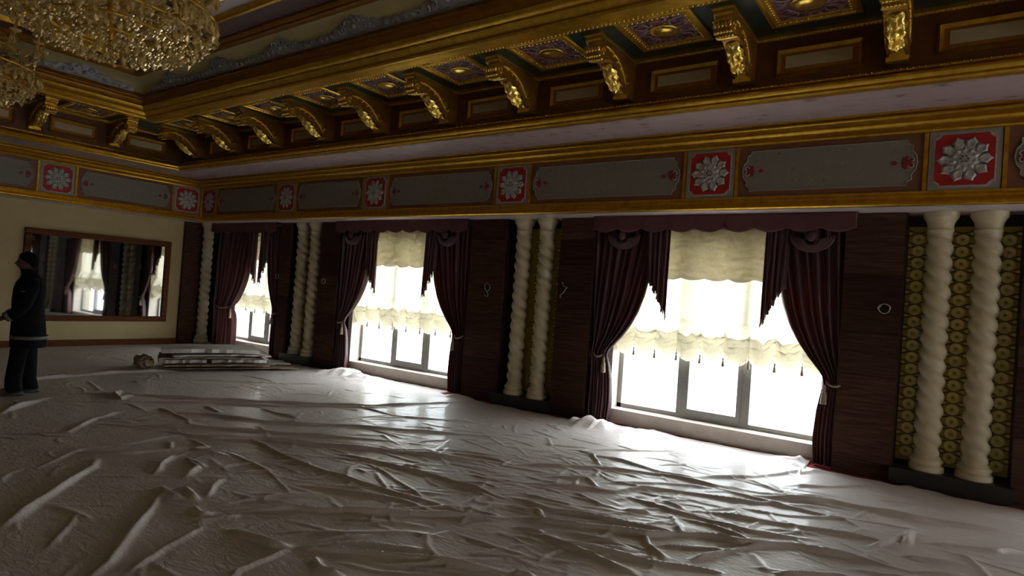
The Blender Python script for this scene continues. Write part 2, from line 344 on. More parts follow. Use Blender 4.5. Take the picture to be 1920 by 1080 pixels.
fascia = struct(frame_box(MB(), .80, QF, 3.60, 4.20).build('trim_6', BROWN), 'brown fascia with cream panels and gilded corbels')
ZC = 4.17
coffer_ring = ring('ceiling_coffers', [(.85, ZC), (1.98, ZC)], GREEN, 'dark green coffered band with plum panels')
ring('trim_7', [(QF-.01, ZC-.045), (QF+.02, ZC-.045), (QF+.035, ZC-.03), (QF+.035, ZC), (QF, ZC+.01)], GOLD, 'thin gilded strip at the top of the fascia')
beam = ring('trim_8', [(1.86, ZC+.02), (1.86, 4.145), (1.90, 4.13), (1.97, 4.13), (1.99, 4.115), (2.06, 4.115), (2.13, 4.10), (2.17, 4.10), (2.185, 4.12), (2.17, 4.135), (2.19, 4.15), (2.225, 4.17), (2.245, 4.19), (2.235, 4.198), (2.262, 4.21), (2.285, 4.24), (2.30, 4.255), (2.305, 4.265), (2.295, 4.275)], GOLD, 'big gilded beam moulding round the raised ceiling')
ring('trim_9', [(2.295, 4.272), (2.28, 4.285), (2.275, 4.33), (2.285, 4.36), (2.31, 4.375), (2.33, 4.38), (2.335, 4.39), (2.33, 4.40), (2.30, 4.405), (2.29, 4.46), (2.30, 4.47)], BRONZE, 'brown band above the gilded beam')
crest = ring('ceiling_slope', [(2.29, 4.46), (2.33, 4.52), (2.40, 4.61), (2.49, 4.69)], COVE_CREAM, 'sloping cream cove with grey scrollwork', angle=60)
ring('trim_10', [(2.47, 4.67), (2.52, 4.665), (2.55, 4.68), (2.55, 4.70), (2.58, 4.705), (2.60, 4.73), (2.60, 4.76)], BRONZE, 'brown moulding above the cream cove')
ring('ceiling_plum_band', [(2.58, 4.755), (2.91, 4.755)], PLUM, 'plum band of the raised ceiling')
ring('trim_11', [(2.89, 4.76), (2.90, 4.735), (2.94, 4.735), (2.95, 4.76), (2.96, 4.80), (2.94, 4.81)], GOLD, 'gilded strip inside the plum band')
ring('ceiling_grey_band', [(2.93, 4.80), (3.2, 4.80)], SOFFIT, 'pale band of the raised ceiling')
ring('trim_12', [(3.18, 4.80), (3.20, 4.77), (3.25, 4.77), (3.27, 4.80), (3.29, 4.84), (3.27, 4.92)], GOLD, 'innermost gilded moulding of the raised ceiling')
struct(MB().box(XE-.3, XW+.3, YS-.3, 7.95, 4.92, 5.1).build('ceiling', COVE_CREAM))
# bead rows: thousands of tiny beads round the mouldings
def bead_row(parent, q, z, r, step, name='bead_row'):
    b = MB()
    x = FX0+q
    def bead(cx, cy):
        b.add([(cx-r, cy, z), (cx, cy-r, z), (cx+r, cy, z), (cx, cy+r, z), (cx, cy, z+r), (cx, cy, z-r)],
              [(0, 1, 4), (1, 2, 4), (2, 3, 4), (3, 0, 4), (1, 0, 5), (2, 1, 5), (3, 2, 5), (0, 3, 5)])
    n = int((FX1-FX0-2*q+3)/step)
    xx = -3.0
    while xx < FX1-q: bead(xx, FY1-q); xx += step
    yy = 0.0
    while yy < FY1-q: bead(FX1-q, yy); yy += step
    o = b.build(name, GOLD_BRIGHT, parent, smooth=True); o['kind'] = 'stuff'; return o
bead_row(fascia, 1.035, 3.668, .011, .042)
bead_row(fascia, .965, 4.125, .009, .034)
bead_row(beam, 1.93, 4.128, .014, .045)

# ---- frieze decoration: rosette tiles and cartouche panels
def notched(hw, hh, n):
    pts = []
    for sx, sy in ((-1, -1), (1, -1), (1, 1), (-1, 1)):
        c = (sx*(hw), sy*(hh)); cc = []
        a, bb = (sx*hw, sy*(hh-n)), (sx*(hw-n), sy*hh)
        arc = [(sx*(hw-n*.12), sy*(hh-n*.95)), (sx*(hw-n*.45), sy*(hh-n*.75)), (sx*(hw-n*.75), sy*(hh-n*.45)), (sx*(hw-n*.95), sy*(hh-n*.12))]
        seq = [a]+arc+[bb]
        if sx*sy > 0: seq = seq[::-1] if (sx, sy) == (-1, -1) else seq
        cc = seq
        # order: counter-clockwise
        if (sx, sy) == (-1, -1): seq = [(-hw, -(hh-n))]+[(-p[0]*-1 if False else p[0], p[1]) for p in arc]+[(-(hw-n), -hh)]
        if (sx, sy) == (1, -1): seq = [(hw-n, -hh)]+arc[::-1]+[(hw, -(hh-n))]
        if (sx, sy) == (1, 1): seq = [(hw, hh-n)]+arc+[(hw-n, hh)]
        if (sx, sy) == (-1, 1): seq = [(-(hw-n), hh)]+arc[::-1]+[(-hw, hh-n)]
        pts += seq
    return pts
def face_prism(b, poly, d0, d1): return b.prism(poly, -d0, -d1, 'y')      # faces -Y, proud by d1
ZM = 3.115
tile_me = face_prism(MB(), [(-.27, -.275), (.27, -.275), (.27, .275), (-.27, .275)], 0, .012).mesh('rosette_tile', TILE_GREY)
red_me = face_prism(MB(), notched(.222, .235, .05), .012, .024).mesh('red_plate', RED)
edge_me = face_prism(MB(), notched(.236, .249, .05), .010, .018).mesh('plate_rim', ROSE_WHITE)
def rosette_mesh():
    b = MB(); y0 = -.024
    prof = [(.10, 0), (.105, .008), (.09, .016), (.07, .014), (.06, .02), (.035, .024), (.02, .02), (.001, .026)]
    n = 20; vs_ = [(r*math.cos(2*PI*i/n), y0-h, r*math.sin(2*PI*i/n)) for r, h in prof for i in range(n)]
    b.add(vs_, [(j*n+i, (j+1)*n+i, (j+1)*n+(i+1) % n, j*n+(i+1) % n) for j in range(len(prof)-1) for i in range(n)])
    for k in range(10):
        a = 2*PI*k/10
        def P(u, v, h): return ((u*math.cos(a)-v*math.sin(a)), y0-h, (u*math.sin(a)+v*math.cos(a)))
        out = [(.085, 0), (.11, .033), (.145, .046), (.172, .045), (.190, .022), (.214, 0), (.190, -.022), (.172, -.045), (.145, -.046), (.11, -.033)]
        vs_ = [P(u, v, 0.002) for u, v in out]+[P(.15+(u-.15)*.66, v*.66, .016) for u, v in out]+[P(.15, 0, .004)]
        m = len(out); fs = [(i, i+m, (i+1) % m+m, (i+1) % m) for i in range(m)]+[(i+m, 2*m, (i+1) % m+m) for i in range(m)]
        b.add(vs_, fs)
    for k in range(10):
        a = 2*PI*(k+.5)/10; ca, sa = math.cos(a), math.sin(a)
        def Q(u, v, h): return (u*ca-v*sa, y0-h, u*sa+v*ca)
        b.add([Q(.055, 0, .02), Q(.08, .020, .022), Q(.105, .012, .016), Q(.122, 0, .012), Q(.105, -.012, .016), Q(.08, -.020, .022), Q(.085, 0, .034)], [(i, (i+1) % 6, 6) for i in range(6)])
    b.cm = 1
    for k in range(10):      # dark gaps between the petals put in as dark diamonds, plus a dark eye
        a = 2*PI*(k+.5)/10; ca, sa = math.cos(a), math.sin(a)
        def Q(u, v, h): return (u*ca-v*sa, y0-h, u*sa+v*ca)
        b.add([Q(.125, 0, .014), Q(.155, .011, .014), Q(.192, 0, .010), Q(.155, -.011, .014), Q(.155, 0, .022)], [(i, (i+1) % 4, 4) for i in range(4)])
    for k in range(6):
        a = 2*PI*k/6; b.ball((.028*math.cos(a), y0-.026, .028*math.sin(a)), .009, 6, 4)
    return b.mesh('rosette', [ROSE_WHITE, noise_mat('dark_rosette_gap', (.06, .05, .05), (.10, .09, .085), 20, .5)], angle=40)
ros_me = rosette_mesh()
strip_me = face_prism(MB(), [(-.017, -.29), (.017, -.29), (.017, .29), (-.017, .29)], 0, .022).mesh('gold_strip', GOLD)
crest_poly = [(0, .0), (.03, .035), (.055, .06), (.085, .055), (.10, .03), (.085, .012), (.115, 0), (.085, -.012), (.10, -.03), (.085, -.055), (.055, -.06), (.03, -.035)]
crest_me = face_prism(face_prism(MB(), crest_poly, .014, .022), [(.14, 0), (.16, .022), (.185, .018), (.195, 0), (.185, -.018), (.16, -.022)], .014, .022).mesh('red_ornament', MAROON)
curl_me = MB()
for s in (-1, 1):
    curl_me.tube([(.03+.022*math.cos(t), -.022, s*(.028+.022*math.sin(t))) for t in [i*.5 for i in range(10)]], .006, 5)
curl_me = curl_me.mesh('pale_curl', ROSE_WHITE, smooth=True)
def cart_mesh(hw):
    hh = .215; n = .07
    right = [(hw-n, -hh), (hw-n, -hh+.03), (hw-.03, -hh+.055), (hw-.035, -hh+.10), (hw, -.07), (hw+.012, 0), (hw, .07), (hw-.035, hh-.10), (hw-.03, hh-.055), (hw-n, hh-.03), (hw-n, hh)]
    poly = right+[(-u, v) for u, v in right[::-1]]
    b = face_prism(MB(), poly, 0, .014)
    b.cm = 1
    rim = [(u, -.016, v) for u, v in poly]; b.tube(rim, .006, 5, closed=True)
    return b.mesh('cartouche_panel', [DAMASK, TILE_GREY], angle=40)
Z3 = (0, 0, 0)
def on_frieze(name, me, side, t, parent, rel=(0, 0), mirror=False):
    """side 'n': t = X on the window side; side 'w': t = Y on the end wall"""
    if side == 'n': loc = (t+rel[0], FY1, ZM+rel[1]); rz = 0
    else: loc = (FX1, t+rel[0], ZM+rel[1]); rz = -PI/2
    o = link(name, me, parent); o.location = bl(loc)
    o.rotation_euler = (0, PI if mirror else 0, 0) if side == 'n' else (0, 0, 0)
    if side == 'w':
        # turn so the face looks towards the camera end of the room
        R = Matrix.Rotation(math.radians(90), 4, 'Z')
        if mirror: R = R @ Matrix.Rotation(PI, 4, 'Y')
        o.rotation_euler = R.to_euler()
    return o
def child_of(o, name, me):
    c = link(name, me); c.parent = o; return c
carts = {}
def frieze_side(side, meds, ends):
    for t in meds:
        o = on_frieze('rosette_tile', tile_me, side, t, frieze)
        for nm, me in (('plate_rim', edge_me), ('red_plate', red_me), ('rosette', ros_me)): child_of(o, nm, me)
        for s in (-1, 1): on_frieze('gold_strip', strip_me, side, t, frieze, (s*.295, 0))
    ms = sorted(meds)
    spans = [(a+.295, c-.295) for a, c in zip(ms, ms[1:])]
    if ends[0] is not None: spans.insert(0, (ends[0], ms[0]-.295))
    for a, c in spans:
        hw = (c-a)/2-.075; key = round(hw, 2)
        if key not in carts: carts[key] = cart_mesh(key)
        o = on_frieze('cartouche_panel', carts[key], side, (a+c)/2, frieze)
        for s in (-1, 1):
            for nm, me in (('red_ornament', crest_me), ('pale_curl', curl_me)):
                k = child_of(o, nm, me); k.location = (s*(hw-.01), 0, 0); k.rotation_euler = (0, PI if s < 0 else 0, 0)
                # the ornament points inwards from each end
frieze_side('n', [-0.02, 2.30, 5.05, 7.82, 10.25, 12.98, -2.7, -5.4], [None])
frieze_side('w', [6.60, 4.27, 1.92, -.43], [None])

# ---- fascia panels, corbels, coffers
def fascia_panel(side, t, hw):
    zc, hh = 3.905, .13
    b = MB()
    def fr(hw, hh, w_, d):    # bevelled rectangular frame facing -Y
        o_ = [(-hw, -hh), (hw, -hh), (hw, hh), (-hw, hh)]; i_ = [(-hw+w_, -hh+w_), (hw-w_, -hh+w_), (hw-w_, hh-w_), (-hw+w_, hh-w_)]
        m_ = [(-hw+w_*.4, -hh+w_*.4), (hw-w_*.4, -hh+w_*.4), (hw-w_*.4, hh-w_*.4), (-hw+w_*.4, hh-w_*.4)]
        vs_ = [(u, 0, v) for u, v in o_]+[(u, -d, v) for u, v in m_]+[(u, -.004, v) for u, v in i_]
        b.add(vs_, [(k, (k+1) % 4, (k+1) % 4+4, k+4) for k in range(4)]+[(k+4, (k+1) % 4+4, (k+1) % 4+8, k+8) for k in range(4)])
    fr(hw, hh, .045, .03)
    gold = b; inner = MB(); inner.prism([(-hw+.045, -hh+.045), (hw-.045, -hh+.045), (hw-.045, hh-.045), (-hw+.045, hh-.045)], 0, -.004, 'y')
    inner.cm = 1; inner.prism([(-hw+.085, -hh+.075), (hw-.085, -hh+.075), (hw-.085, hh-.075), (-hw+.085, hh-.075)], -.004, -.012, 'y')
    return gold.mesh('panel_frame', GOLD), inner.mesh('cream_panel', [BRONZE, PANEL_CREAM])
pf_me, pi_me = fascia_panel('n', 0, .36)
def corbel_meshes():
    W = .078
    # side profile (d, z): d = distance from the fascia, z from the top of the corbel (0) down
    up_ = [(0, 0), (.80, 0), (.80, -.045), (.775, -.06), (.775, -.11)]
    scroll = [(.755+.055*math.cos(t), -.165+.055*math.sin(t)) for t in [PI/2-i*PI/7 for i in range(0, 9)]]
    low = [(.66, -.205), (.60, -.195), (.53, -.20), (.46, -.225), (.40, -.26), (.34, -.30), (.28, -.34), (.22, -.37), (.16, -.385), (.14, -.39), (.14, -.435), (0, -.435)]
    poly = up_+scroll+low
    body = MB().prism([(-d, z) for d, z in poly], -W, W, 'x').mesh('bracket_body', BRONZE, angle=40)
    # gilded front: cap steps, wave, lobes, acanthus
    b = MB()
    b.box(-W-.018, W+.018, -.84, 0, -.022, 0); b.box(-W-.010, W+.010, -.815, -.0, -.045, -.022)
    b.grid(lambda u, v: (-W-.004+(2*W+.008)*u, -.795-.022*math.sin(v*PI*2.2+.3)-.004*math.sin(u*PI), -.04-.09*v), 6, 12)
    def ribs(y, z, n, r, L, tilt=0):
        for k in range(n):
            x = (-W+.0)+(k+.5)*2*W/n; b.ball((x, y, z), r, 6, 5, (1, 1.0, L))
    ribs(-.812, -.155, 5, .017, 2.0); ribs(-.795, -.215, 6, .0145, 1.0); ribs(-.74, -.232, 6, .0145, 1.0)
    b.tube([(-W-.010, -.80, -.118), (W+.010, -.80, -.118)], .010, 8)
    b.tube([(-W-.008, -.675, -.215), (W+.008, -.675, -.215)], .013, 8); b.tube([(-W-.004, -.635, -.207), (W+.004, -.635, -.207)], .009, 8)
    # acanthus leaf running down the lower curve
    path = [(.53, -.205), (.48, -.225), (.43, -.25), (.39, -.275), (.34, -.31), (.28, -.35), (.22, -.385), (.17, -.40)]
    def leaf(u, v):
        k = min(v*(len(path)-1), len(path)-1.001); i = int(k); f = k-i
        d = path[i][0]*(1-f)+path[i+1][0]*f; z = path[i][1]*(1-f)+path[i+1][1]*f
        x = (u-.5)*2
        bulge = .062*math.sin(PI*min(1, v*1.03))**.6*(1-.6*x*x)+.012*math.cos(x*PI*3)*math.sin(PI*v)+.006*math.sin(v*PI*8+abs(x)*4)
        wv = W*(.62+.42*math.sin(PI*min(1, v*1.1))+.09*math.sin(v*PI*9))
        nx, nz = .60, -.80
        return (x*wv, -(d+bulge*nx), z+bulge*nz)
    b.grid(leaf, 14, 28)
    b.tube([(0, -.50, -.222), (0, -.44, -.262), (0, -.36, -.33), (0, -.30, -.385)], [.006, .014, .014, .006], 6)
    b.box(-W-.004, W+.004, -.165, -.0, -.44, -.405); b.box(-W+.02, W-.02, -.18, -.14, -.405, -.39)
    front = b.mesh('acanthus_front', GOLD_BRIGHT, angle=50)
    # gilded relief on both cheeks
    b = MB()
    for s in (-1, 1):
        x = s*(W+.004)
        sp = [(x, -(.74+.045*(1-t/14)*math.cos(t*.55)), -.165+.045*(1-t/14)*math.sin(t*.55)) for t in range(13)]
        b.tube(sp, .010, 6)
        b.tube([(x, -.70, -.10), (x, -.58, -.09), (x, -.46, -.12), (x, -.36, -.17), (x, -.27, -.26), (x, -.19, -.34)], [.012, .016, .018, .018, .014, .008], 6)
        for k in range(6):
            t = k/5; cx, cz = -.62+.42*t, -.12-.19*t**1.4
            b.tube([(x, cx, cz), (x, cx+.03, cz+.045*(1-.4*t)), (x, cx+.075, cz+.05*(1-.5*t)), (x, cx+.09, cz+.02)], [.012, .014, .010, .004], 5)
        sp = [(x, -(.235+.04*(1-t/12)*math.cos(t*.6+1)), -.25+.04*(1-t/12)*math.sin(t*.6+1)) for t in range(11)]
        b.tube(sp, .009, 6)
    side = b.mesh('cheek_scroll', GOLD, smooth=True)
    return body, front, side
cb, cf, cs = corbel_meshes()
def corbel(side, t):
    if side == 'n': o = link('corbel', cb, fascia, (t, 6.0, ZC-.005))
    else:
        o = link('corbel', cb, fascia, (FX1-QF, t, ZC-.005)); o.rotation_euler = (0, 0, math.radians(90))
    child_of(o, 'acanthus_front', cf); child_of(o, 'cheek_scroll', cs)
def place_fascia_panel(side, t):
    for nm, me in (('panel_frame', pf_me), ('cream_panel', pi_me)):
        if side == 'n': o = link(nm, me, fascia, (t, 6.0, 3.905))
        else: o = link(nm, me, fascia, (FX1-QF, t, 3.905)); o.rotation_euler = (0, 0, math.radians(90))
def coffer_meshes():
    hw = .34; b = MB()
    # stepped bevelled gold frame hanging from the green field (z down)
    rings_ = [(hw+.02, 0), (hw+.02, -.02), (hw, -.028), (hw-.025, -.028), (hw-.035, -.016), (hw-.07, -.012), (hw-.08, .0)]
    vs_ = []
    for r, z in rings_: vs_ += [(-r, -r, z), (r, -r, z), (r, r, z), (-r, r, z)]
    b.add(vs_, [(k*4+i, k*4+(i+1) % 4, (k+1)*4+(i+1) % 4, (k+1)*4+i) for k in range(len(rings_)-1) for i in range(4)])
    frame = b.mesh('coffer_frame', GOLD)
    b = MB()
    n = 13; r = hw-.052
    for k in range(n):
        t = -r+2*r*k/(n-1)
        for p in ((t, -r), (t, r), (-r, t), (r, t)): b.ball((p[0], p[1], -.018), .013, 6, 4)
    beads = b.mesh('bead_border', GOLD_BRIGHT, smooth=True)
    panel = MB().box(-hw+.075, hw-.075, -hw+.075, hw-.075, -.006, 0).mesh('plum_panel', ARAB)
    b = MB()
    n = 24; prof = [(.14, -.006), (.142, -.016), (.125, -.022), (.115, -.016), (.08, -.03), (.04, -.038), (.001, -.04)]
    vs_ = [(r*math.cos(2*PI*i/n), r*.92*math.sin(2*PI*i/n), z) for r, z in prof for i in range(n)]
    b.add(vs_, [(j*n+i, j*n+(i+1) % n, (j+1)*n+(i+1) % n, (j+1)*n+i) for j in range(len(prof)-1) for i in range(n)])
    boss = b.mesh('oval_boss', GOLD_BRIGHT, smooth=True)
    b = MB()
    for q in range(4):
        for s in (-1, 1):
            base = q*PI/2+PI/4
            def P(u, v): a = base; return (u*math.cos(a)-v*math.sin(a), u*math.sin(a)+v*math.cos(a), -.012)
            b.tube([P(.16, s*.01), P(.20, s*.05), P(.25, s*.06), P(.275, s*.035), P(.255, s*.018), P(.235, s*.03)], [.010, .009, .008, .007, .006, .004], 5)
            b.tube([P(.17, s*.04), P(.16, s*.085), P(.19, s*.11), P(.215, s*.095)], [.008, .008, .006, .004], 5)
    arab = b.mesh('arabesque_relief', noise_mat('dusty_rose_relief', (.26, .15, .15), (.32, .20, .19), 20, .5), smooth=True)
    return frame, beads, panel, boss, arab
cfm, cbd, cpn, cbo, car = coffer_meshes()
def coffer(side, t):
    y = 5.42
    loc = (t, y, ZC) if side == 'n' else (FX1-(FY1-y), t, ZC)
    o = link('coffer', cfm, coffer_ring, loc)
    for nm, me in (('bead_border', cbd), ('plum_panel', cpn), ('oval_boss', cbo), ('arabesque_relief', car)): child_of(o, nm, me)
    if side == 'w': o.rotation_euler = (0, 0, math.radians(90))
SP = 1.2365
for k in range(-4, 10):
    x = .47+SP*k; corbel('n', x)
    if x+SP < 12.2: place_fascia_panel('n', x+SP/2); coffer('n', x+SP/2)
for k in range(-1, 4):
    y = 4.73-1.17*k
    if k >= 0: corbel('w', y)
    place_fascia_panel('w', y-.585); coffer('w', y-.585) if y-.585 < 5.0 else None

# ---- grey scrollwork crest on the cream cove
def crest_mesh():
    b = MB(); L = 1.42
    def base(u, v):        # u along, v up the slope 0..1
        x = (u-.5)*L
        top = .085+.13*math.exp(-((u-.5)/.16)**2)+.028*abs(math.sin(u*PI*9))+.018*math.exp(-((u-.27)/.05)**2)+.018*math.exp(-((u-.73)/.05)**2)
        h = v*top
        relief = .012+.014*math.sin(PI*v)+.006*math.sin(u*60)*math.sin(PI*v)
        if v in (0, 1): relief = 0
        return (x, -.62*h-relief*.78, .78*h-relief*.62) if True else None
    b.grid(base, 84, 6)
    def curl(cx, ch, r, s=1, rot=0):
        pts = []
        for i in range(13):
            t = i*.55; rr = r*(1-i/16); x = cx+s*rr*math.cos(t+rot); h = ch+rr*math.sin(t+rot)
            pts.append((x, -.62*h-.026, .78*h-.018))
        b.tube(pts, [.012*(1-.05*i) for i in range(13)], 6)
    for s in (-1, 1):
        curl(s*.075, .15, .052, s); curl(s*.18, .10, .046, s, 1.2); curl(s*.29, .07, .036, s, 2.2); curl(s*.41, .055, .028, s, .6); curl(s*.52, .05, .024, s, 2); curl(s*.62, .05, .022, s, 1)
        b.tube([(s*.02, -.03, .02), (s*.10, -.045, .018), (s*.22, -.034, .008), (s*.34, -.03, .0), (s*.5, -.03, .005)], [.01, .012, .011, .009, .006], 6)
    b.ball((0, -.085, .07), .032, 10, 6)
    return b.mesh('scroll_relief', GREY_RELIEF, angle=60)
crm = crest_mesh()
k = 0
for x in [5.72+1.42*i for i in range(-6, 4)]:
    link('scroll_relief', crm, crest, (x, FY1-2.285, 4.455))
for y in [3.75-1.42*i for i in range(3)]:
    o = link('scroll_relief', crm, crest, (FX1-2.285, y, 4.455)); o.rotation_euler = (0, 0, math.radians(90))

# ---------------------------------------------------------------- piers and windows
def pier(c, lab, lo=None, hi=None):
    """two wood-clad cheeks with a niche between them; panels are sub-parts"""
    lo = c-1.0 if lo is None else lo; hi = c+1.0 if hi is None else hi; n0, n1 = c-.46, c+.46
    b = MB().box(lo, n0, 7.33, YN, 0, ZS).box(n1, hi, 7.33, YN, 0, ZS).box(n0, n1, 7.60, YN, 0, ZS)
    p = struct(b.build('trim_%d' % (13+pier.k), BLACK), lab); pier.k += 1
    hts = [0, .16, .62, 1.02, 1.26, 1.46, 1.70, 2.06, 2.40, 2.70]
    for x0, x1 in ((lo, n0), (n1, hi)):
        if x1-x0 < .05: continue
        for z0, z1 in zip(hts, hts[1:]):
            MB().box(x0+.012, x1-.003, 7.30, 7.33, z0+(.002 if z0 else 0), z1-.002).build('wood_panel', WOOD, p)
    MB().box(n0-.02, n1+.02, 7.22, 7.60, 0, .165).build('ledge', BLACK, p)
    return p
pier.k = 0
for c, lab in [(-.05, 'dark wood pier with a niche for the nearest column pair'), (4.90, 'dark wood pier between the two larger windows'), (10.10, 'dark wood pier beyond the middle window'), (-5.2, 'dark wood pier out of sight on the right')]: pier(c, lab, None, {4.90: 6.03, 10.10: 10.89}.get(c))
p = struct(MB().box(13.33, XW-.10, 7.45, YN, 0, ZS).build('trim_17', WOOD), 'dark wood behind the single corner column')
MB().box(13.33, XW-.10, 7.20, 7.45, 0, .07).build('ledge', noise_mat('yellow_ledge', (.42, .32, .14), (.5, .38, .18), 6, .5), p)

def lattice(c, label):
    o = empty('lattice_panel', (c, 7.60, .165)); tag(o, label, 'panel')
    MB().box(-.455, .455, -.03, -.001, .03, 2.42).build('backing', LATTICE, o)
    dm = MB(); n = 14
    prof = [(.058, -.03), (.058, -.042), (.050, -.048), (.022, -.044), (.014, -.036)]
    dm.add([(r*math.cos(2*PI*i/n), y, r*math.sin(2*PI*i/n)) for r, y in prof for i in range(n)], [(j*n+i, (j+1)*n+i, (j+1)*n+(i+1) % n, j*n+(i+1) % n) for j in range(len(prof)-1) for i in range(n)])
    dm = dm.mesh('disc', LATTICE_DISC, angle=40)
    ln = MB(); dots = MB(); st = .1205
    for cx in (-.365, 0, .365):
        for k in range(19):
            z = .12+k*st+.02*(0)
            link('disc', dm, o, (cx, 0, z))
            for s in (-1, 1):
                ln.tube([(cx-s*.085, -.037, z+st/2-.028), (cx+s*.085, -.037, z+st/2+.028)], .004, 4)
                dots.ball((cx+s*.075, -.034, z+st/2), .020, 8, 4, (1, .5, .8))
    a = ln.build('lattice_lines', LINE, o); a['kind'] = 'stuff'
    a = dots.build('small_dots', LATTICE_DISC, o, smooth=True); a['kind'] = 'stuff'
lattice(-.05, 'gold lattice of stacked discs behind the nearest pair of twisted columns, far right')
lattice(4.90, 'gold disc lattice in the niche between the two larger windows')
lattice(10.10, 'gold disc lattice behind the column pair beside the cardboard pile')

def column_mesh():
    H = 2.535; b = MB()
    prof_b = [(.150, 0), (.150, .045), (.142, .055), (.128, .065), (.128, .075), (.140, .09), (.140, .11), (.125, .125), (.112, .14), (.112, .15)]
    n = 36; prof = []
    for r, z in prof_b: prof.append((r, z))
    z = .15
    while z < H-.20: prof.append((-1, z)); z += .0125
    for r, zz in [(.108, H-.20), (.110, H-.19), (.118, H-.18), (.112, H-.165), (.108, H-.15), (.118, H-.10), (.140, H-.06), (.150, H-.045), (.150, H)]: prof.append((r, zz))
    def wob(r, a, z):
        if r > 0: return r
        e = min(1, (z-.15)/.06, (H-.20-z)/.06); c = math.cos(2*(a)-z*2*PI/.145)
        return .102+e*.0155*(abs((c+1)/2)**.55*2-1)
    b.lathe(prof, 0, 0, n, 0, wob)
    return b.mesh('twisted_column', COLUMN, angle=50)
COLM = column_mesh()
G = None
def column(x, y, z, label, s=1.0):
    o = link('twisted_column', COLM, None, (x, y, z)); o.scale = (1, 1, s); tag(o, label, 'column')
column(.135, 7.40, .165, 'ivory barley-twist column, left one of the nearest pair at the far right')
column(-.245, 7.40, .165, 'ivory barley-twist column, right one of the nearest pair at the far right')
column(5.12, 7.40, .165, 'ivory barley-twist column between the two larger windows, left of its pair')
column(4.72, 7.40, .165, 'ivory barley-twist column between the two larger windows, right of its pair')
column(10.32, 7.40, .165, 'ivory barley-twist column beyond the second window, left of its pair')
column(9.92, 7.40, .165, 'ivory barley-twist column beyond the second window, right of its pair')
column(13.58, 7.27, .072, 'single ivory barley-twist column in the far corner beside the cream wall', 2.625/2.535)

# windows
def window(i, c, hw):
    y0, y1 = 7.72, 7.79; b = MB()
    b.box(c-hw, c-hw+.06, y0, y1, SILL, HEAD).box(c+hw-.06, c+hw, y0, y1, SILL, HEAD).box(c-hw, c+hw, y0, y1, SILL, SILL+.055).box(c-hw, c+hw, y0, y1, HEAD-.055, HEAD)
    m = .31*hw
    for s in (-1, 1): b.box(c+s*m-.055, c+s*m+.055, y0, y1, SILL+.0552, HEAD-.0552)
    o = struct(b.build('window_%d' % i, GREY_FRAME))
    b = MB(); a0, a1 = c-m+.05, c+m-.05
    b.box(a0, a0+.045, y0-.02, y1-.01, SILL+.05, HEAD-.05).box(a1-.045, a1, y0-.02, y1-.01, SILL+.05, HEAD-.05).box(a0+.045, a1-.045, y0-.02, y1-.01, SILL+.05, SILL+.125).box(a0+.045, a1-.045, y0-.02, y1-.01, HEAD-.1, HEAD-.05)
    b.build('sash', GREY_FRAME, o)
    for x0, x1, z0 in ((c-hw+.06, c-m-.055, SILL+.055), (a0+.045, a1-.045, SILL+.125), (c+m+.055, c+hw-.06, SILL+.055)):
        MB().box(x0, x1, y0+.03, y0+.036, z0, HEAD-.055).build('pane', GLASS, o)
    # white sill block and reveals
    b = MB().box(c-hw-.06, c+hw+.06, 7.52, YN, 0, .165).box(c-hw-.09, c+hw+.09, 7.50, 7.74, .165, SILL+.0)
    b.build('sill', WHITE, o)
    MB().box(c+hw, c+hw+.10, 7.50, 7.72, SILL, 2.1).build('reveal', WHITE, o)
    MB().box(c-hw-.10, c-hw, 7.50, 7.72, SILL, 2.1).build('reveal', WHITE, o)
for i, (c, hw, dw) in enumerate(WIN): window(i+1, c, hw)
for k, c in enumerate(EAST_WIN):
    b = MB()
    for y in (c-EHW, c-.03, c+EHW-.06): b.box(-9.15, -9.08, y, y+.06, .1, ETOP)
    b.box(-9.15, -9.08, c-EHW, c+EHW, .1, .16).box(-9.15, -9.08, c-EHW, c+EHW, ETOP-.06, ETOP)
    struct(b.build('window_%d' % (6+k), GREY_FRAME))

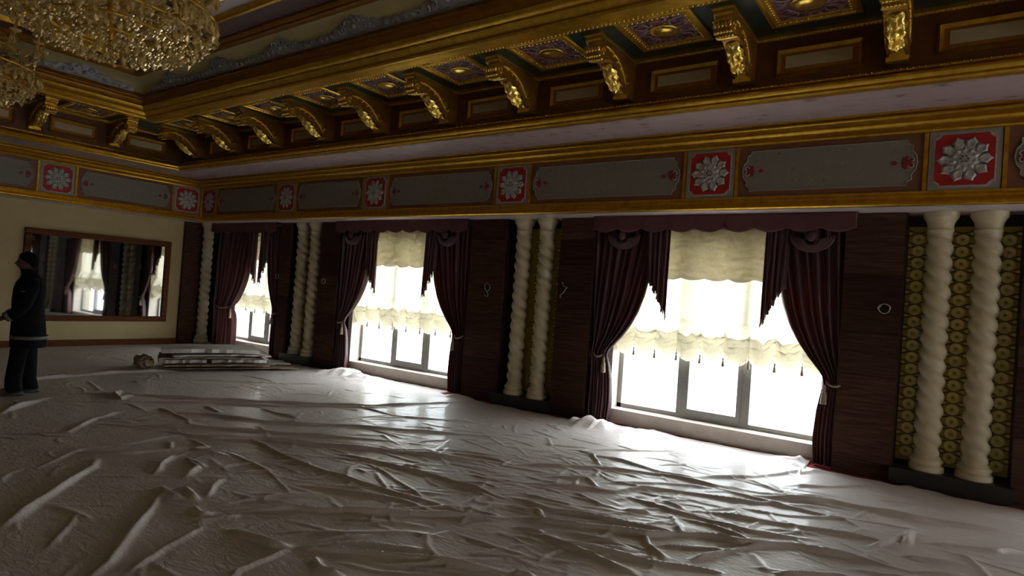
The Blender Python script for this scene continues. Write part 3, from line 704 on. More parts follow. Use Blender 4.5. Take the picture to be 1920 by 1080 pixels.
# ---- window dressing
def set_uv(o, nu, nv, rep=1.0, faces=None):
    me = o.data; uv = me.uv_layers.new(name='UVMap'); n = (nu+1)*(nv+1)
    li = np.zeros(len(me.loops), int); me.loops.foreach_get('vertex_index', li); li = li % n
    out = np.empty((len(li), 2)); out[:, 0] = (li % (nu+1))/nu*rep; out[:, 1] = (li//(nu+1))/nv
    uv.data.foreach_set('uv', out.ravel())
def interp(tab, z):
    tab = sorted(tab)
    if z <= tab[0][0]: return tab[0][1]
    for (z0, a), (z1, c) in zip(tab, tab[1:]):
        if z <= z1:
            t = (z-z0)/(z1-z0); return a+(c-a)*t
    return tab[-1][1]
def drape(name, c, side, dw, loc_label, k=1.0, extra=0.0):
    """side +1: hangs at the larger-X (left in the picture) side of the window centred on c"""
    tie = .90
    outer = dw; T = [(0, dw-.30), (.3, dw-.32), (.6, dw-.30), (.82, dw-.26), (tie, dw-.24), (.98, dw-.27), (1.15, dw-.42), (1.3, dw-.53), (1.48, dw-.63), (1.7, dw-.71), (1.95, dw-.77), (2.3, dw-.85), (2.6, dw-.92)]
    T = [(z, outer-(outer-x)*k-extra) for z, x in T]
    O = [(0, dw), (.5, dw-.01), (tie, dw-.02), (1.5, dw), (2.6, dw)]
    nu, nv = 90, 60; seed = c*3.1+side
    def fn(u, v):
        z = .02+v*2.60; xi = interp(T, z); xo = interp(O, z); x = xo+(xi-xo)*u
        narrow = min(1, abs(xo-xi)/.9); amp = .030+.018*min(1, narrow); env = math.exp(-((z-tie)/.10)**2)
        y = 7.40+amp*math.sin(u*PI*2*8+1.2*math.sin(seed+z*.8))*(1-.45*env)+.014*math.sin(u*31+seed+z*1.3)-.035*env
        if z < tie: y += .03*(tie-z)*math.sin(u*9)
        y = y-.05*(1-v)*0
        return (side*x, y-7.40, z)
    o = empty(name, (c, 7.37, 0))
    m = MB().grid(fn, nu, nv).build('cloth', DRAPE, o, smooth=True); set_uv(m, nu, nv, 1.0)
    sm = m.modifiers.new('thick', 'SOLIDIFY'); sm.thickness = .004
    # rope tie-back with a tassel
    xi, xo = interp(T, tie), interp(O, tie)
    b = MB(); pts = [(side*(xo+(xi-xo)*t+(.015 if t > .9 else 0)), -.085*math.sin(PI*min(1, max(0, t)))-.0, tie-.03+.07*(t-.5)**2*4) for t in [i/12 for i in range(13)]]
    b.tube(pts, .013, 7); b.build('tieback', FRINGE, o, smooth=True)
    b = MB(); tx = side*(xi+.02)
    b.lathe([(.004, 0), (.014, -.02), (.018, -.05), (.012, -.07), (.024, -.085), (.028, -.13), (.034, -.20), (.036, -.21), (.001, -.21)][::-1], tx, -.07, 10, tie-.02)
    b.build('tassel', FRINGE, o, smooth=True)
    return tag(o, loc_label, 'curtain')
def jabot(c, side, xc, xin, loc_label, tip=1.47, short=1.92):
    """pleated tail hanging from the pelmet; long point on the window-centre side"""
    nu, nv = 70, 30; o = empty('jabot', (c, 7.262, 0))
    def fn(u, v):
        x = xc+(xin-xc)*u; low = short+(tip-short)*max(0, (u-.08)/.92)**1.1; low += .012*math.sin(u*60)
        z = 2.58-(2.58-low)*v; sq = 1-.12*v
        xx = xin+(x-xin)*sq
        return (side*xx, .028*math.sin(u*PI*2*4.5+.5)*(.6+.4*v)+.01*math.sin(u*40+v*2), z)
    m = MB().grid(fn, nu, nv).build('cloth', DRAPE, o, smooth=True); set_uv(m, nu, nv, .45)
    m.modifiers.new('thick', 'SOLIDIFY').thickness = .004
    b = MB()
    for i in range(0, nu+1):
        p = fn(i/nu, 1); L = .035+.02*random.random()
        b.tube([p, (p[0]+random.uniform(-.006, .006), p[1], p[2]-L*.6), (p[0]+random.uniform(-.01, .01), p[1], p[2]-L)], [.005, .006, .003], 4)
    f = b.build('fringe', FRINGE if False else DRAPE, o); f['kind'] = 'stuff'
    return tag(o, loc_label, 'curtain')
def pelmet(c, dw, label):
    nu, nv = 160, 8; n = 9 if dw > 1.3 else 6
    def fn(u, v):
        x = -dw+2*dw*u; ph = (u*n) % 1; drop = .165+.045*math.sin(PI*ph)
        return (x, -.05+.012*math.sin(u*PI*2*n*1.0)*v-.006*math.sin(PI*ph*3)*v, 0-drop*v)
    o = empty('pelmet', (c, 7.235, ZS-.004))
    MB().grid(fn, nu, nv).build('scalloped_cloth', VALANCE, o, smooth=True).modifiers.new('thick', 'SOLIDIFY').thickness = .006
    MB().box(-dw, dw, -.03, .20, -.03, -.001).build('pelmet_board', BLACK, o)
    return tag(o, label, 'valance')
def swag_knot(c, side, dw, label):
    """small fan-shaped rosette of cloth on top of each drape"""
    o = empty('swag_knot', (c+side*(dw-.42), 7.24, 2.36)); b = MB()
    for k in range(5):
        r = .20-.028*k
        b.tube([(r*1.05*math.cos(a), -.012*k, .10-r*.85*math.sin(a)-.012*k) for a in [PI*i/10 for i in range(11)]], .019, 6)
    b.ball((0, -.05, .08), .05, 10, 6, (1, .8, 1.1))
    b.build('cloth', DRAPE, o, smooth=True).data.uv_layers.new(name='UVMap')
    return tag(o, label, 'swag')
def blind(c, hw, nsc, label, ztop=2.56, zbot=1.06):
    nu, nv = nsc*14, 96; W = hw+.04; R2 = random.Random(int(c*10))
    o = empty('balloon_blind', (c, 7.615, 0))
    sd = R2.random()*20
    def fn(u, v):
        x = -W+2*W*u; ph = (u*nsc) % 1; sc = math.sin(PI*ph)
        z = ztop-(ztop-zbot)*v
        gath = .016*math.sin(u*PI*2*nsc)*1.0
        # top: softly crushed; bottom: deep ruched balloons
        low = max(0, (v-.74)/.26); hi = max(0, 1-v/.30)
        nz = noise.noise(Vector((x*3.2+sd, z*6.0, 0)))
        nz2 = noise.noise(Vector((x*9+sd, z*11.0, 3)))
        y = gath+.012*nz-.11*math.sin(PI*min(1, low))**.8*sc**.5*(low > 0)*.8
        y += hi*(.03*nz+.022*nz2)+low*(.035*nz2+.02*nz)
        y += .010*math.sin(v*PI*2*9+sc*1.4)*(low+hi*.8)
        z -= (sc*.085)*max(0, (v-.6)/.4)**1.5+.04*sc*math.sin(v*PI*8)*(.3*hi+.2*low)
        z += .02*noise.noise(Vector((u*7+sd, 5, 1)))*v
        return (x, y, z)
    m = MB().grid(fn, nu, nv).build('sheer_cloth', SHEER, o, smooth=True)
    def up_fn(u, v):
        x = -W+2*W*u; sc = math.sin(PI*((u*nsc) % 1)); n1 = noise.noise(Vector((x*4+sd, v*4, 7))); n2 = noise.noise(Vector((x*11+sd, v*9, 2)))
        y = -.05-.03*math.sin(PI*v)-.045*n1-.038*n2+.012*math.sin(u*PI*2*nsc)+.010*math.sin(v*PI*9+n1*5)
        return (x, y, ztop-(.60+.03*sc+.02*n1)*v)
    MB().grid(up_fn, nu, 40).build('gathered_top', SHEER_DENSE, o, smooth=True)
    def hem(u, v):
        vv = .84+.16*v; x, y, z = fn(u, vv); sc = math.sin(PI*((u*nsc) % 1)); n2 = noise.noise(Vector((x*13+sd, v*7, 12)))
        return (x, y-.015-.05*math.sin(PI*v)*(.35+.65*sc)-.022*n2, z-.012*math.sin(v*PI*6+sc*2.5)+(.012+.05*(1-v))*n2)
    MB().grid(hem, nu, 24).build('ruched_hem', SHEER_HEM, o, smooth=True)
    b = MB()      # frill along the bottom edge
    def fr(u, v):
        p = fn(u, 1); return (p[0], p[1]-.01+.014*math.sin(u*nsc*2*PI*5)*v, p[2]-.05*v)
    b.grid(fr, nu*2, 2).build('frill', SHEER, o, smooth=True)
    t = MB().lathe([(.001, -.115), (.017, -.115), (.018, -.10), (.012, -.05), (.007, -.04), (.012, -.03), (.010, -.015), (.003, -.008), (.003, .03)], 0, 0, 9).mesh('tassel', FRINGE, smooth=True)
    for k in range(nsc+1):
        p = fn(min(1, k/nsc), 1); link('tassel', t, o, (p[0], p[1]-.02, p[2]-.035))
    MB().box(-W, W, -.02, .03, ztop-.01, ztop+.05).build('headrail', WHITE, o)
    return tag(o, label, 'blind')
names = ['largest window, nearest the camera', 'middle window', 'small far window in the corner']
for i in range(3):
    c, hw, dw = WIN[i]; nm = names[i]
    kk = 1.0 if i < 2 else .95
    pelmet(c, dw, 'scalloped mauve pelmet over the '+nm)
    drape('drape', c, 1, dw, 'tied-back plum drape on the left of the '+nm, kk, .55 if i == 2 else 0)
    drape('drape', c, -1, dw, 'tied-back plum drape on the right of the '+nm, kk if i < 2 else .62)
    if i < 2:
        jabot(c, 1, dw-.72, dw-1.03, 'pointed fringed plum tail, left one in front of the '+nm)
        jabot(c, -1, dw-.63, dw-.90, 'pointed fringed plum tail, right one in front of the '+nm)
        swag_knot(c, 1, dw, 'gathered cloth swag on top of the left drape, '+nm); swag_knot(c, -1, dw, 'gathered cloth swag on top of the right drape, '+nm)
    else:
        jabot(c, 1, -.12, -.44, 'dark pointed tail, left one in front of the '+nm); jabot(c, -1, .84, .57, 'dark pointed tail, right one in front of the '+nm)
blind(WIN[0][0], WIN[0][1], 9, 'cream ruched balloon blind with tassels in the largest window')
blind(WIN[1][0], WIN[1][1], 8, 'cream ruched balloon blind with tassels in the middle window', zbot=.98)
blind(WIN[2][0], WIN[2][1], 6, 'cream ruched balloon blind half hidden by drapes in the small far window', zbot=.98)
blind(WIN[3][0], WIN[3][1], 9, 'cream ruched balloon blind in the window beyond the right edge')

# ---- wiring ends on the piers
def coil(x, z, kind, label):
    o = empty('cable_end', (x, 7.30, z)); b = MB(); R = random.Random(int(x*100))
    if kind == 0: pts = [((.052+.006*math.sin(3*t+k))*math.cos(t), -.012-.004*k, (.048)*math.sin(t)) for k in (0, 1) for t in [2*PI*i/16 for i in range(16)]]+[(.052, -.018, 0), (.04, -.01, .02), (.03, 0, .022)]
    elif kind == 1: pts = [(-.05, 0, -.10), (.0, -.02, -.12), (.03, -.02, -.09), (.0, -.02, -.05), (-.04, -.025, .0), (-.05, -.025, .05), (0, -.025, .085), (.045, -.02, .05), (.05, -.02, 0), (.01, -.02, -.04), (-.03, -.02, -.02)]
    else: pts = [(-.05, 0, .10), (-.01, -.03, .06), (.05, -.03, .045), (.02, -.03, .02), (-.01, -.03, -.03), (-.06, -.03, -.07), (-.055, -.02, -.10)]
    pts = [(-a, b_, c_) for a, b_, c_ in pts] if kind else pts
    b.tube(pts, .0055, 6); b.build('cable', CABLE, o, smooth=True)
    MB().lathe([(.0, 0), (.012, 0), (.012, .012), (.0, .012)], pts[0][0], -.004, 8, pts[0][2]).build('grommet', CABLE, o)
    tag(o, label, 'cable')
coil(.56, 1.72, 0, 'round white coil of cable on the pier right of the largest window')
coil(4.31, 1.70, 2, 'crooked stub of white wire on the pier left of the largest window')
coil(5.64, 1.66, 1, 'looped white wire on the pier right of the middle window')
coil(9.47, 1.60, 0, 'small white cable loop on the pier left of the middle window')
coil(10.92, 1.63, 0, 'faint cable loop on the dark pier right of the far corner window')

# ---------------------------------------------------------------- mirror on the end wall
mir = empty('wall_mirror', (XW-.001, 5.30, 1.35)); tag(mir, 'large dark-framed mirror on the cream end wall reflecting the windows', 'mirror')
hy, hz = 1.30, .86
MB().box(-.03, -.02, -hy+.1, hy-.1, -hz+.1, hz-.1).build('mirror_glass', MIRROR, mir)
for nm, a in (('frame_rail', (-.07, 0, -hy, hy, hz-.11, hz)), ('frame_rail', (-.07, 0, -hy, hy, -hz, -hz+.11)), ('frame_stile', (-.07, 0, -hy, -hy+.11, -hz+.11, hz-.11)), ('frame_stile', (-.07, 0, hy-.11, hy, -hz+.11, hz-.11))):
    o = MB().box(*a).build(nm, FRAME_WOOD, mir); bv = o.modifiers.new('bevel', 'BEVEL'); bv.width = .015; bv.segments = 2

# ---------------------------------------------------------------- dust sheet with folds
def seg_fold(H, GX, GY, xs, ys, pts, amp, w1, w2):
    for (x0, y0), (x1, y1) in zip(pts, pts[1:]):
        pass
    P = np.array(pts); m = max(w1, w2)*3
    i0, i1 = np.searchsorted(xs, P[:, 0].min()-m), np.searchsorted(xs, P[:, 0].max()+m)
    j0, j1 = np.searchsorted(ys, P[:, 1].min()-m), np.searchsorted(ys, P[:, 1].max()+m)
    if i1-i0 < 2 or j1-j0 < 2: return
    gx, gy = GX[j0:j1, i0:i1], GY[j0:j1, i0:i1]
    best = np.full(gx.shape, 1e9); sg = np.zeros(gx.shape); al = np.zeros(gx.shape)
    seg = np.linalg.norm(np.diff(P, axis=0), axis=1); cum = np.concatenate([[0], np.cumsum(seg)]); tot = cum[-1]
    for k in range(len(P)-1):
        d = P[k+1]-P[k]; L = seg[k]
        if L < 1e-6: continue
        t = np.clip(((gx-P[k, 0])*d[0]+(gy-P[k, 1])*d[1])/L**2, 0, 1)
        ex, ey = gx-(P[k, 0]+t*d[0]), gy-(P[k, 1]+t*d[1]); dist = np.hypot(ex, ey)
        s = np.sign(ex*d[1]-ey*d[0]); mk = dist < best
        best = np.where(mk, dist, best); sg = np.where(mk, s, sg); al = np.where(mk, (cum[k]+t*L)/tot, al)
    wd = np.where(sg > 0, w1, w2)*(1+.25*np.sin(al*tot*5+P[0, 0]*7))
    tap = np.clip(np.minimum(al, 1-al)*5+.12, 0, 1)
    h = amp*tap*np.exp(-(best/wd)**2)*(1+.2*np.sin(al*tot*9+P[0, 1]*5))
    H[j0:j1, i0:i1] = np.maximum(H[j0:j1, i0:i1], h)+.35*np.minimum(H[j0:j1, i0:i1], h)
# crease lines read off the floor in the photograph, as frame points (each is laid out on the floor plane)
A = lambda *p: [(x/2, 680+y/2) for x, y in p]
B = lambda *p: [(960+x/2, 680+y/2) for x, y in p]
FOLDS = [
 (A((0,85),(150,62),(430,40),(560,35),(780,28)), 1.3), (A((0,195),(90,160),(190,130)), 1.3), (A((250,115),(450,120),(700,135),(1000,150),(1400,165),(1780,150)), .9),
 (A((210,145),(400,150),(700,152),(1050,165),(1500,170)), .7), (A((520,185),(800,200),(1000,225),(1300,240),(1600,262),(1920,285)), .8),
 (A((370,240),(700,240),(1000,262),(1300,285),(1500,300)), .8), (A((280,340),(500,345),(620,335),(690,328)), .8), (A((640,262),(780,285),(1000,290),(1300,320),(1600,350),(1920,385)), 1.1),
 (A((0,625),(130,530),(280,440),(340,400),(360,365)), 1.3), (A((330,820),(400,760),(480,650),(560,560),(620,480)), 1.0), (A((600,170),(720,225)), .6), (A((920,280),(1100,370),(1300,440),(1500,500),(1700,550)), .9),
 (A((780,540),(1000,510),(1200,490)), .6), (A((870,555),(1100,550),(1400,565),(1700,575),(1920,590)), 1.2), (A((1110,460),(1250,480),(1500,520),(1620,560)), .8),
 (A((1270,345),(1450,385),(1700,450),(1920,520)), 1.0), (A((860,630),(960,670),(1090,700)), 1.2), (A((1110,700),(1250,670),(1400,650)), .7), (A((1110,700),(1350,685),(1600,705)), .9),
 (A((1110,700),(1300,710),(1600,740),(1920,790)), 1.1), (A((1180,735),(1200,780),(1290,815)), 1.2), (A((1090,705),(900,790),(850,820)), .7), (A((790,400),(900,385),(1110,368)), .7),
 (A((720,605),(800,590),(900,580)), .8), (A((580,420),(600,390),(650,350)), .9), (A((600,470),(640,500),(690,515)), 1.2), (A((650,480),(700,480),(740,520)), 1.2), (A((730,545),(760,575),(800,570)), 1.1),
 (A((690,440),(730,400),(700,365),(770,395)), .9), (A((770,510),(800,470),(830,440)), .8), (A((430,120),(450,140),(470,130)), .9), (A((710,290),(780,320),(730,330),(850,350)), .7),
 (A((1040,640),(1300,640),(1580,640)), .5), (A((1260,608),(1560,603)), .5), (A((1380,380),(1450,420),(1600,520)), .5), (A((180,700),(260,610),(300,560)), .5), (A((480,790),(620,700),(760,620)), .7), (A((280,250),(350,215),(440,185)), .6),
 (A((1270,150),(1500,205),(1780,225)), .5), (A((980,175),(1130,215)), .5), (A((770,165),(830,190)), .5), (A((690,65),(1000,78),(1260,85)), .5), (A((900,45),(1050,78)), .4), (A((330,70),(380,110)), .4),
 (A((0,270),(250,265),(380,195)), .4), (A((130,400),(300,330),(470,310),(700,270)), .5), (A((230,430),(520,430)), .3), (A((860,340),(1010,410),(920,410)), .5), (A((1520,550),(1740,545)), .6),
 (A((1200,460),(1420,475),(1700,500)), .4), (A((1600,640),(1600,690),(1640,740)), .6), (A((1410,770),(1700,745),(1860,735)), .5), (A((640,300),(640,330),(700,320)), .5), (A((1660,340),(1820,360),(1920,385)), .7),
 (B((0,385),(300,400),(600,430),(750,465),(900,480)), 1.0), (B((240,340),(400,370),(560,415),(760,460)), .8), (B((300,330),(640,335)), .6), (B((660,435),(900,432),(1140,410)), .9),
 (B((0,450),(200,470),(380,490),(500,475),(700,500),(900,530),(1200,550)), .9), (B((0,510),(150,555),(350,590),(560,630),(640,650)), 1.0), (B((0,580),(200,610),(500,650),(700,650),(850,680),(1050,690),(1300,740),(1500,790)), 1.4),
 (B((50,640),(200,690),(400,770),(470,800)), 1.1), (B((200,690),(450,705)), .8), (B((260,690),(500,750),(800,795)), .9), (B((400,500),(600,560),(900,640),(1160,670)), .8), (B((700,560),(900,590),(1200,640),(1440,680)), .9),
 (B((760,470),(1000,540),(1300,605)), .8), (B((870,500),(1200,530),(1500,590),(1920,650)), 1.5), (B((1010,465),(1200,468),(1400,462)), .7), (B((1370,520),(1460,530),(1560,540)), .7), (B((1550,680),(1800,710),(1920,715)), 1.0),
 (B((660,745),(850,705),(960,690)), 1.0), (B((505,660),(520,700),(580,740)), 1.2), (B((980,795),(1200,800),(1300,812)), 1.0), (B((1590,550),(1920,600)), .8), (B((640,590),(760,620),(900,670)), .8),
 (B((250,330),(300,350),(330,390)), .9), (B((420,560),(520,565)), 1.0), (B((590,570),(630,640)), .9), (B((1020,590),(1100,660)), .5), (B((1340,700),(1500,640),(1480,700)), .9), (B((0,550),(100,560),(110,580)), .7),
 (B((130,430),(280,440),(320,470)), .7), (B((540,690),(760,705),(860,720)), .8), (B((900,720),(960,790)), .5), (B((200,640),(340,670),(460,705)), .7), (B((1680,720),(1760,780),(1800,820)), .7), (B((0,620),(120,640)), .8),
 (B((960,450),(1060,520),(1300,560)), .6), (B((1180,560),(1300,620)), .6), (B((1450,730),(1700,760)), .7), (B((60,500),(240,540)), .6), (B((240,490),(340,540)), .7), (B((340,455),(560,455),(760,475)), .6),
 (B((860,430),(1010,490),(1200,510)), .6), (B((1280,780),(1500,812)), .6), (B((0,790),(90,815)), 1.0), (B((830,545),(1010,575),(1300,590)), .5), (B((1500,790),(1700,800)), .5), (B((560,520),(640,550)), .6)]
xs = np.concatenate([np.arange(XE+.05, -2.0, .08), np.arange(-2.0, 8.0, .0155), np.arange(8.0, 13.8, .03), [13.8]])
ys = np.concatenate([np.arange(YS+.06, 1.2, .07), np.arange(1.2, 7.2, .0155), [7.2]])
GX, GY = np.meshgrid(xs, ys); H = np.zeros(GX.shape)
for pts, a in FOLDS:
    q = [floor_at(px, py) for px, py in pts]
    # subdivide and jitter so that no crease is ruler-straight
    P = []
    for (x0, y0), (x1, y1) in zip(q, q[1:]):
        n = max(2, int(math.hypot(x1-x0, y1-y0)/.18))
        for k in range(n): P.append((x0+(x1-x0)*k/n+rng.normal(0, .006), y0+(y1-y0)*k/n+rng.normal(0, .006)))
    P.append(q[-1]); d = math.hypot(q[0][0], q[0][1])
    sc = 1.0+.04*max(0, d-4)
    seg_fold(H, GX, GY, xs, ys, P, .026*a*sc, .0145*sc*(.75+.35*a), .024*sc*(.75+.35*a))
for k in range(900):           # smaller creases between the long ones
    x, y = (rng.uniform(-2.5, 13.4), rng.uniform(.2, 7.1)) if k % 3 else (rng.normal(2.6, 1.2), rng.normal(4.6, .9)); L = rng.uniform(.12, .7); th = rng.normal(.45, .55) if rng.rand() < .75 else rng.uniform(0, PI)
    bend = rng.normal(0, .25)
    P = [(x+L*t*math.cos(th+bend*t), y-L*t*math.sin(th+bend*t)) for t in (0, .33, .66, 1)]
    seg_fold(H, GX, GY, xs, ys, P, rng.uniform(.003, .011), rng.uniform(.010, .014), rng.uniform(.012, .022))
def wob2(x, y, f, n=9, seed=1):
    r = np.random.RandomState(seed); s = 0
    for i in range(n):
        a = r.uniform(0, 2*PI); k = f*r.uniform(.6, 1.7); s = s+np.sin(x*k*math.cos(a)+y*k*math.sin(a)+r.uniform(0, 6))
    return s/math.sqrt(n)
H += .003*(1+wob2(GX, GY, 2.2))*.6+.0010*np.abs(wob2(GX, GY, 14, 12, 3))+.0005*wob2(GX, GY, 40, 12, 5)
for px, py, r, a in ((632, 703, .38, .10), (668, 712, .3, .05), (868, 747, .22, .07), (1095, 800, .26, .10), (1120, 792, .2, .06), (1505, 862, .20, .08), (1215, 812, .3, .04), (1690, 915, .3, .03), (225, 742, .15, .05)):
    x, y = floor_at(px, py); y = min(y, 7.08); g = np.exp(-(((GX-x)/r)**2+((GY-y)/(r*.6))**2)); rid = 1-np.abs(wob2(GX, GY, 16, 7, int(px)))
    H += a*g*np.clip(.55+.6*rid, 0, 2)
H = np.maximum(H, 0)+.004
fx_, fy_ = floor_at(400, 680); H *= np.clip((np.hypot((GX-fx_)/1.7, (GY-fy_)/1.3)-.75)*3, .12, 1)
fx_, fy_ = floor_at(40, 742); H *= np.clip(np.hypot(GX-fx_, GY-fy_)*2-.2, .15, 1)
# the sheet's edge runs into the window bays and stops short of the plinths
edge = np.full(len(xs), 7.17)
for c, hw, dw in WIN: edge = np.where(np.abs(xs-c) < dw-.33, 7.44-.05*np.clip((xs-c)/hw, -1, 1), edge)
edge = edge+.02*np.sin(xs*9)+.015*np.sin(xs*23+1)
ramp_ = np.clip((GY-6.6)/.6, 0, 1); GY2 = GY+ramp_*(edge[None, :]-7.2)
nx, ny = len(xs), len(ys)
co = np.empty((nx*ny, 3)); co[:, 0] = -GX.ravel(); co[:, 1] = GY2.ravel(); co[:, 2] = H.ravel()
ii, jj = np.meshgrid(np.arange(nx-1), np.arange(ny-1)); a0 = (jj*nx+ii).ravel()
fa = np.stack([a0, a0+nx, a0+nx+1, a0+1], 1)
me = bpy.data.meshes.new('dust_sheet'); me.vertices.add(len(co)); me.vertices.foreach_set('co', co.ravel())
me.loops.add(fa.size); me.loops.foreach_set('vertex_index', fa.ravel().astype(np.int32)); me.polygons.add(len(fa))
me.polygons.foreach_set('loop_start', np.arange(0, fa.size, 4, dtype=np.int32)); me.update(calc_edges=True); me.polygons.foreach_set('use_smooth', [True]*len(fa))
me.materials.append(PLASTIC); me.validate(); sheet = link('dust_sheet', me)
tag(sheet, 'crumpled milky plastic dust sheet spread over the whole floor', 'dust sheet')

# ---------------------------------------------------------------- cardboard pile
def card(cx, cy, z, hw, hd, rz, mat, label, bend=.0, seed=0, torn=.1, th=.008):
    R = random.Random(seed); nu, nv = 14, 8
    jit = [[(R.uniform(-1, 1)*torn*(.4 if 0 < i < nu else 1)*(1 if j in (0, nv) else 0), R.uniform(-1, 1)*torn*.5*(1 if j in (0, nv) else 0)) for i in range(nu+1)] for j in range(nv+1)]
    def fn(u, v, dz=0):
        i, j = round(u*nu), round(v*nv); a, b_ = jit[j][i]
        x = (-hw+2*hw*u)+a*.3; y = (-hd+2*hd*v)+b_
        return (x, y, dz+bend*(abs(u-.5)*2)**2*(-1)+abs(bend)+.006*math.sin(u*5+seed)*math.cos(v*4+seed))
    b = MB(); b.grid(lambda u, v: fn(u, v, th), nu, nv)
    vs_ = [fn(i/nu, j/nv) for j in range(nv+1) for i in range(nu+1)]
    W1 = nu+1; n0 = len(b.v); b.v += vs_
    b.f += [(n0+j*W1+i, n0+(j+1)*W1+i, n0+(j+1)*W1+i+1, n0+j*W1+i+1) for j in range(nv) for i in range(nu)]; b.m += [0]*(nu*nv)
    rim = [(i, i+1) for i in range(nu)]+[(nv*W1+i+1, nv*W1+i) for i in range(nu)]+[((j+1)*W1, j*W1) for j in range(nv)]+[(j*W1+nu, (j+1)*W1+nu) for j in range(nv)]
    b.f += [(p, n0+p, n0+q, q) for p, q in rim]; b.m += [0]*len(rim)
    o = b.build('cardboard_sheet', mat, None, loc=(cx, cy, z), rz=rz)
    return tag(o, label, 'cardboard', 'flattened cardboard pile')
# the pile lies between these floor points
pa, pb = floor_at(345, 690), floor_at(500, 690); ang = math.atan2(pa[1]-pb[1], pa[0]-pb[0])
mx, my = floor_at(395, 684)
ux, uy = math.cos(ang), math.sin(ang); vx, vy = -uy, ux
def at(a, c): return mx+ux*a-vx*c*-1 if False else mx+ux*a+vx*c, my+uy*a+vy*c
sgn = -1
def pc(a, c): return mx+ux*a+vx*c*sgn, my+uy*a+vy*c*sgn
CL = [(-.30, .35, 1.02, .42, .02, CARD_DARK, 'flattened brown cardboard at the bottom of the pile, right on the dust sheet', .0, .03),
      (-.72, .22, .50, .24, -.06, CARD, 'low grey cardboard piece slipping out at the right front of the pile', .0, .05),
      (.24, .22, .38, .22, .03, CARD, 'low grey cardboard piece slipping out at the middle front of the pile', .0, .05),
      (-.05, .52, .80, .42, .03, CARD_DARK, 'dark flattened cardboard above the loose front pieces of the pile', .0, .04),
      (.48, .42, .34, .40, .0, CARD, 'grey cardboard slab under the left half of the top sheets', .0, .03),
      (-.36, .42, .42, .40, -.0, CARD, 'grey cardboard slab under the right half of the top sheets', .01, .04),
      (.05, .55, .76, .38, .02, CARD_DARK, 'brown cardboard sheet just below the top sheets of the pile', .01, .03),
      (-.10, .47, .74, .42, -.02, CARD, 'large grey cardboard sheet second from the top of the pile', .015, .03),
      (.06, .47, .72, .40, .015, CARD, 'topmost large pale cardboard sheet of the pile', .02, .02)]
zz = [.03, .062, .062, .098, .136, .136, .210, .246, .290]
for i, (a, c, hw, hd, r, m, lab, bend, torn) in enumerate(CL):
    x, y = pc(a, c); card(x, y, zz[i], hw, hd, ang+r, m, lab, bend, i+3, torn+.03, .052 if i in (4, 5) else .062 if i == 8 else .02)
# crumpled brown packing at its left end
def crumple(cx, cy, z, r, label, seed, mat):
    def fn(u, v):
        a = 2*PI*u; ph = -PI/2+PI*v; p = Vector((math.cos(a)*math.cos(ph), math.sin(a)*math.cos(ph), math.sin(ph)))
        k = r*(1+.45*noise.noise(p*2.3+Vector((seed, 0, 0)))+.2*noise.noise(p*6+Vector((seed, 3, 0))))
        return (p.x*k*1.3, p.y*k*1.1, r*.75+p.z*k*.75)
    o = MB().grid(fn, 22, 12).build('crumpled_cardboard', mat, None, loc=(cx, cy, z)); tag(o, label, 'cardboard', 'crumpled packing at the left end of the pile')
x, y = pc(1.02, .22); crumple(x, y, .02, .115, 'crumpled brown packing scrap at the left end of the cardboard pile', 1, CARD_DARK)
x, y = pc(1.02, .74); crumple(x, y, .03, .115, 'second crumpled packing scrap behind the front one at the pile end', 5, CARD_DARK)

